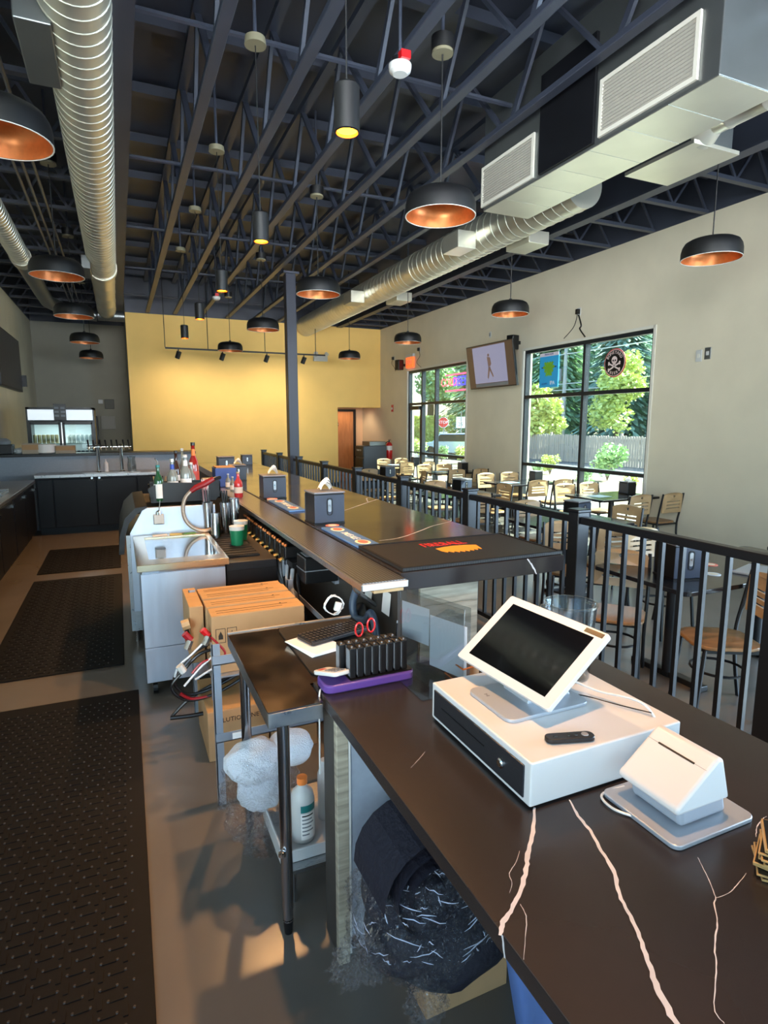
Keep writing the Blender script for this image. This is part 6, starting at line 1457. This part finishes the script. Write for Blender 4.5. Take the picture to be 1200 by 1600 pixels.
h([(330, 996), (352, 1022), (318, 1034), (300, 1052)], .006, m_rh, 3.12); h([(282, 1084), (300, 1092), (326, 1088)], .009, m_rh, 3.2)
h([(392, 1046), (340, 1066), (296, 1092), (268, 1120)], .010, m_bh, 3.3); h([(266, 1122), (300, 1118), (330, 1112), (352, 1108)], .012, m_bh, 3.25)
h([(326, 1110), (338, 1109)], .014, m_white, 3.25, nm='white_clip'); h([(280, 1040), (287, 1050)], .02, m_white, 3.1, nm='white_clip')
for a_, b_ in (((288, 990), (298, 1000)), ((316, 984), (326, 993)), ((334, 998), (338, 1010))):
    h([a_, b_], .018, m_red if a_[0] != 288 else m_rh, 3.15, nm='red_coupling'); h([b_, (b_[0]-6, b_[1]+14)], .018, m_chrome, 3.14, nm='metal_ferrule')
h([(284, 978), (296, 974)], .03, m_wood, 3.3, nm='wooden_bung'); h([(288, 972), (296, 998)], .012, m_dark, 3.3)

# ================================================================== DINING AREA
m_top = mat('table_black', (28, 28, 32), .16, rvar=.04, vscale=4, var=.1)
m_leg = mat('chair_black', (26, 27, 30), .35)
def make_chair():
    t = thing('dining_chair', 'x', 'chair')
    # seat: rounded wood panel
    out = [( .20*math.cos(a)*(1.0 if math.sin(a) > 0 else .95), .20*math.sin(a)*(1.05)) for a in [2*PI*k/28 for k in range(28)]]
    out = [(max(-.19, min(.19, x*1.15)), max(-.19, min(.21, y*1.12))) for x, y in out]
    MB().prism(out, .022, at=.448).build('seat', m_woodd, t, bevel=.005, smooth=True)
    # backrest with three slots, round hole and arched crest
    o_ = [(-.18, .60), (.18, .60), (.185, .83)] + [(.185*math.cos(a), .83+.045*math.sin(a)) for a in [PI*k/12 for k in range(1, 12)]] + [(-.185, .83)]
    holes = [[(-.12, z), (.13, z+.004), (.13, z+.02), (-.12, z+.016)] for z in (.655, .70, .745)] + [circ(0, .825, .018, 10)]
    mb = MB().plate(o_, holes, .014, axis='y', at=-.235); mb.fn(lambda x, y, z: (x, y - .06*(z-.45) + .55*x*x - .02, z))
    mb.build('backrest', m_wood, t)
    for s_ in (-1, 1):
        MB().tube(bez([(s_*.19, -.24, 0), (s_*.185, -.20, .25), (s_*.19, -.19, .45), (s_*.195, -.225, .65), (s_*.19, -.262, .86)], 4), .013, 8).build('leg', m_leg, t, smooth=True)
        MB().tube([(s_*.18, .20, 0), (s_*.16, .16, .44)], .013, 8).build('leg', m_leg, t, smooth=True)
    MB().tube([(.155*math.cos(a)*1.0, .155*math.sin(a), .27) for a in [2*PI*k/20 for k in range(21)]], .009, 6).build('ring_stretcher', m_leg, t, smooth=True)
    MB().box(-.17, .17, -.19, -.165, .425, .448).box(-.17, .17, .14, .165, .425, .448).box(-.17, -.145, -.165, .14, .425, .448).box(.145, .17, -.165, .14, .425, .448).build('seat_frame', m_leg, t)
    return t
CHR = None
def chair(x, y, deg, lab, grp=None):
    global CHR
    if CHR is None:
        CHR = make_chair(); c = CHR; c.location = (x, y, 0); c.rotation_euler = (0, 0, math.radians(deg)); c['label'] = lab
        if grp: c['group'] = grp
        return c
    c = dup(CHR, (x, y, 0), math.radians(deg), lab)
    if grp: c['group'] = grp
    return c
def table(lab, x, y, w, d, rz=0):
    t = thing('dining_table', lab, 'table', (x, y, 0), rz, 'black dining tables')
    MB().prism(rrect(-w/2, w/2, -d/2, d/2, .05), .03, at=.73).build('tabletop', m_top, t, bevel=.004)
    for s_ in ([0] if w < 1.15 else [-w*.28, w*.28]):
        MB().cyl((s_, 0, .04), (s_, 0, .73), .04, 14).build('pedestal', m_leg, t, smooth=True)
        MB().box(s_-.28 if w < 1.15 else s_-.04, s_+.28 if w < 1.15 else s_+.04, -.035, .035, 0, .04).box(s_-.035, s_+.035, -.3, .3, 0, .04).build('foot_cross', m_leg, t, bevel=.006)
    return t
gT = 'chairs at the window tables'
for i, (ty, where) in enumerate([(6.38, 'under the large window, right pane'), (8.5, 'under the large window, left jamb'), (11.0, 'between the two windows'), (13.3, 'before the entrance glazing')]):
    table('black dining table against the wall %s' % where, 6.42, ty, 1.1, .76)
    for (dx, dy, deg, w) in [(-.22, -.50, 0, 'near side, outer'), (.28, -.53, 2, 'near side, wall end'), (-.22, .50, 180, 'far side, outer'), (.28, .52, 176, 'far side, wall end')]:
        chair(6.42+dx+random.uniform(-.03, .03), ty+dy, deg+random.uniform(-7, 7), 'dining chair at the table %s, %s' % (where, w), gT)
    dispenser('dark napkin caddy on the wall table %s' % where, 6.82, ty+.1, .7605, PI/2, .9, i % 2 == 0, 'napkin caddies on the tables')
    t = thing('menu_card', 'pale menu lying on the wall table %s' % where, 'menu', (6.2, ty, .7608), .1); MB().box(-.15, .12, -.11, .11, 0, .003).build('menu_sheet', mat('menu_blue', (150, 184, 206), .3), t)
gM = 'chairs in the middle of the dining area'
for i, (tx, ty, where) in enumerate([(4.35, 4.9, 'nearest behind the railing post'), (4.5, 7.5, 'second behind the railing'), (4.5, 10.2, 'third behind the railing')]):
    table('low black dining table, %s' % where, tx, ty, 1.1, .8)
    for (dx, dy, deg, w) in [(.62, .0, 90, 'on the window side'), (-.15, -.62, 0, 'on the near side'), (.1, .62, 180, 'on the far side')]:
        chair(tx+dx, ty+dy, deg+random.uniform(-15, 15), 'dining chair %s of the low table, %s' % (w, where), gM)
    dispenser('dark napkin dispenser on the low table, %s' % where, tx+.1, ty, .7605, .2, 1.1, False, 'napkin caddies on the tables')
table('large dark dining table close behind the railing at the right', 3.98, 2.86, 1.7, .8)
chair(3.36, 2.38, 62, 'wooden dining chair with pale slotted back beside the railing, right picture edge', 'chairs at the near table')
chair(3.14, 3.02, 130, 'wooden dining chair at the left end of the near table, back turned away', 'chairs at the near table')
chair(4.15, 2.18, 5, 'wooden dining chair on the near side of the large dark table', 'chairs at the near table'); chair(4.2, 3.55, 178, 'wooden dining chair on the far side of the large dark table', 'chairs at the near table')
chair(3.7, 4.15, 150, 'wooden dining chair turned sideways between near table and railing post', 'chairs at the near table')
dispenser('big black napkin dispenser on the near dining table behind the railing', 3.45, 2.78, .7605, -.25, 1.25, False, 'napkin caddies on the tables')
for i, (x, y, m_, l) in enumerate([(1110, 882, m_coral, 'pale round coaster on the near dining table, upper'), (1114, 897, m_paper, 'round coaster on the near dining table, lower left'), (1152, 893, mat('coaster_blue', (120, 130, 190), .6), 'bluish round coaster on the near dining table, right')]):
    p = zp(x, y, .762); coaster(l, p.x, p.y, .7605, m_, .05)
t = thing('tablet', 'grey closed laptop lying on the near dining table at the picture edge', 'laptop', (4.05, 2.62, .7605), .3); MB().prism(rrect(-.17, .17, -.12, .12, .01), .014).build('laptop_body', m_alu, t, bevel=.003)
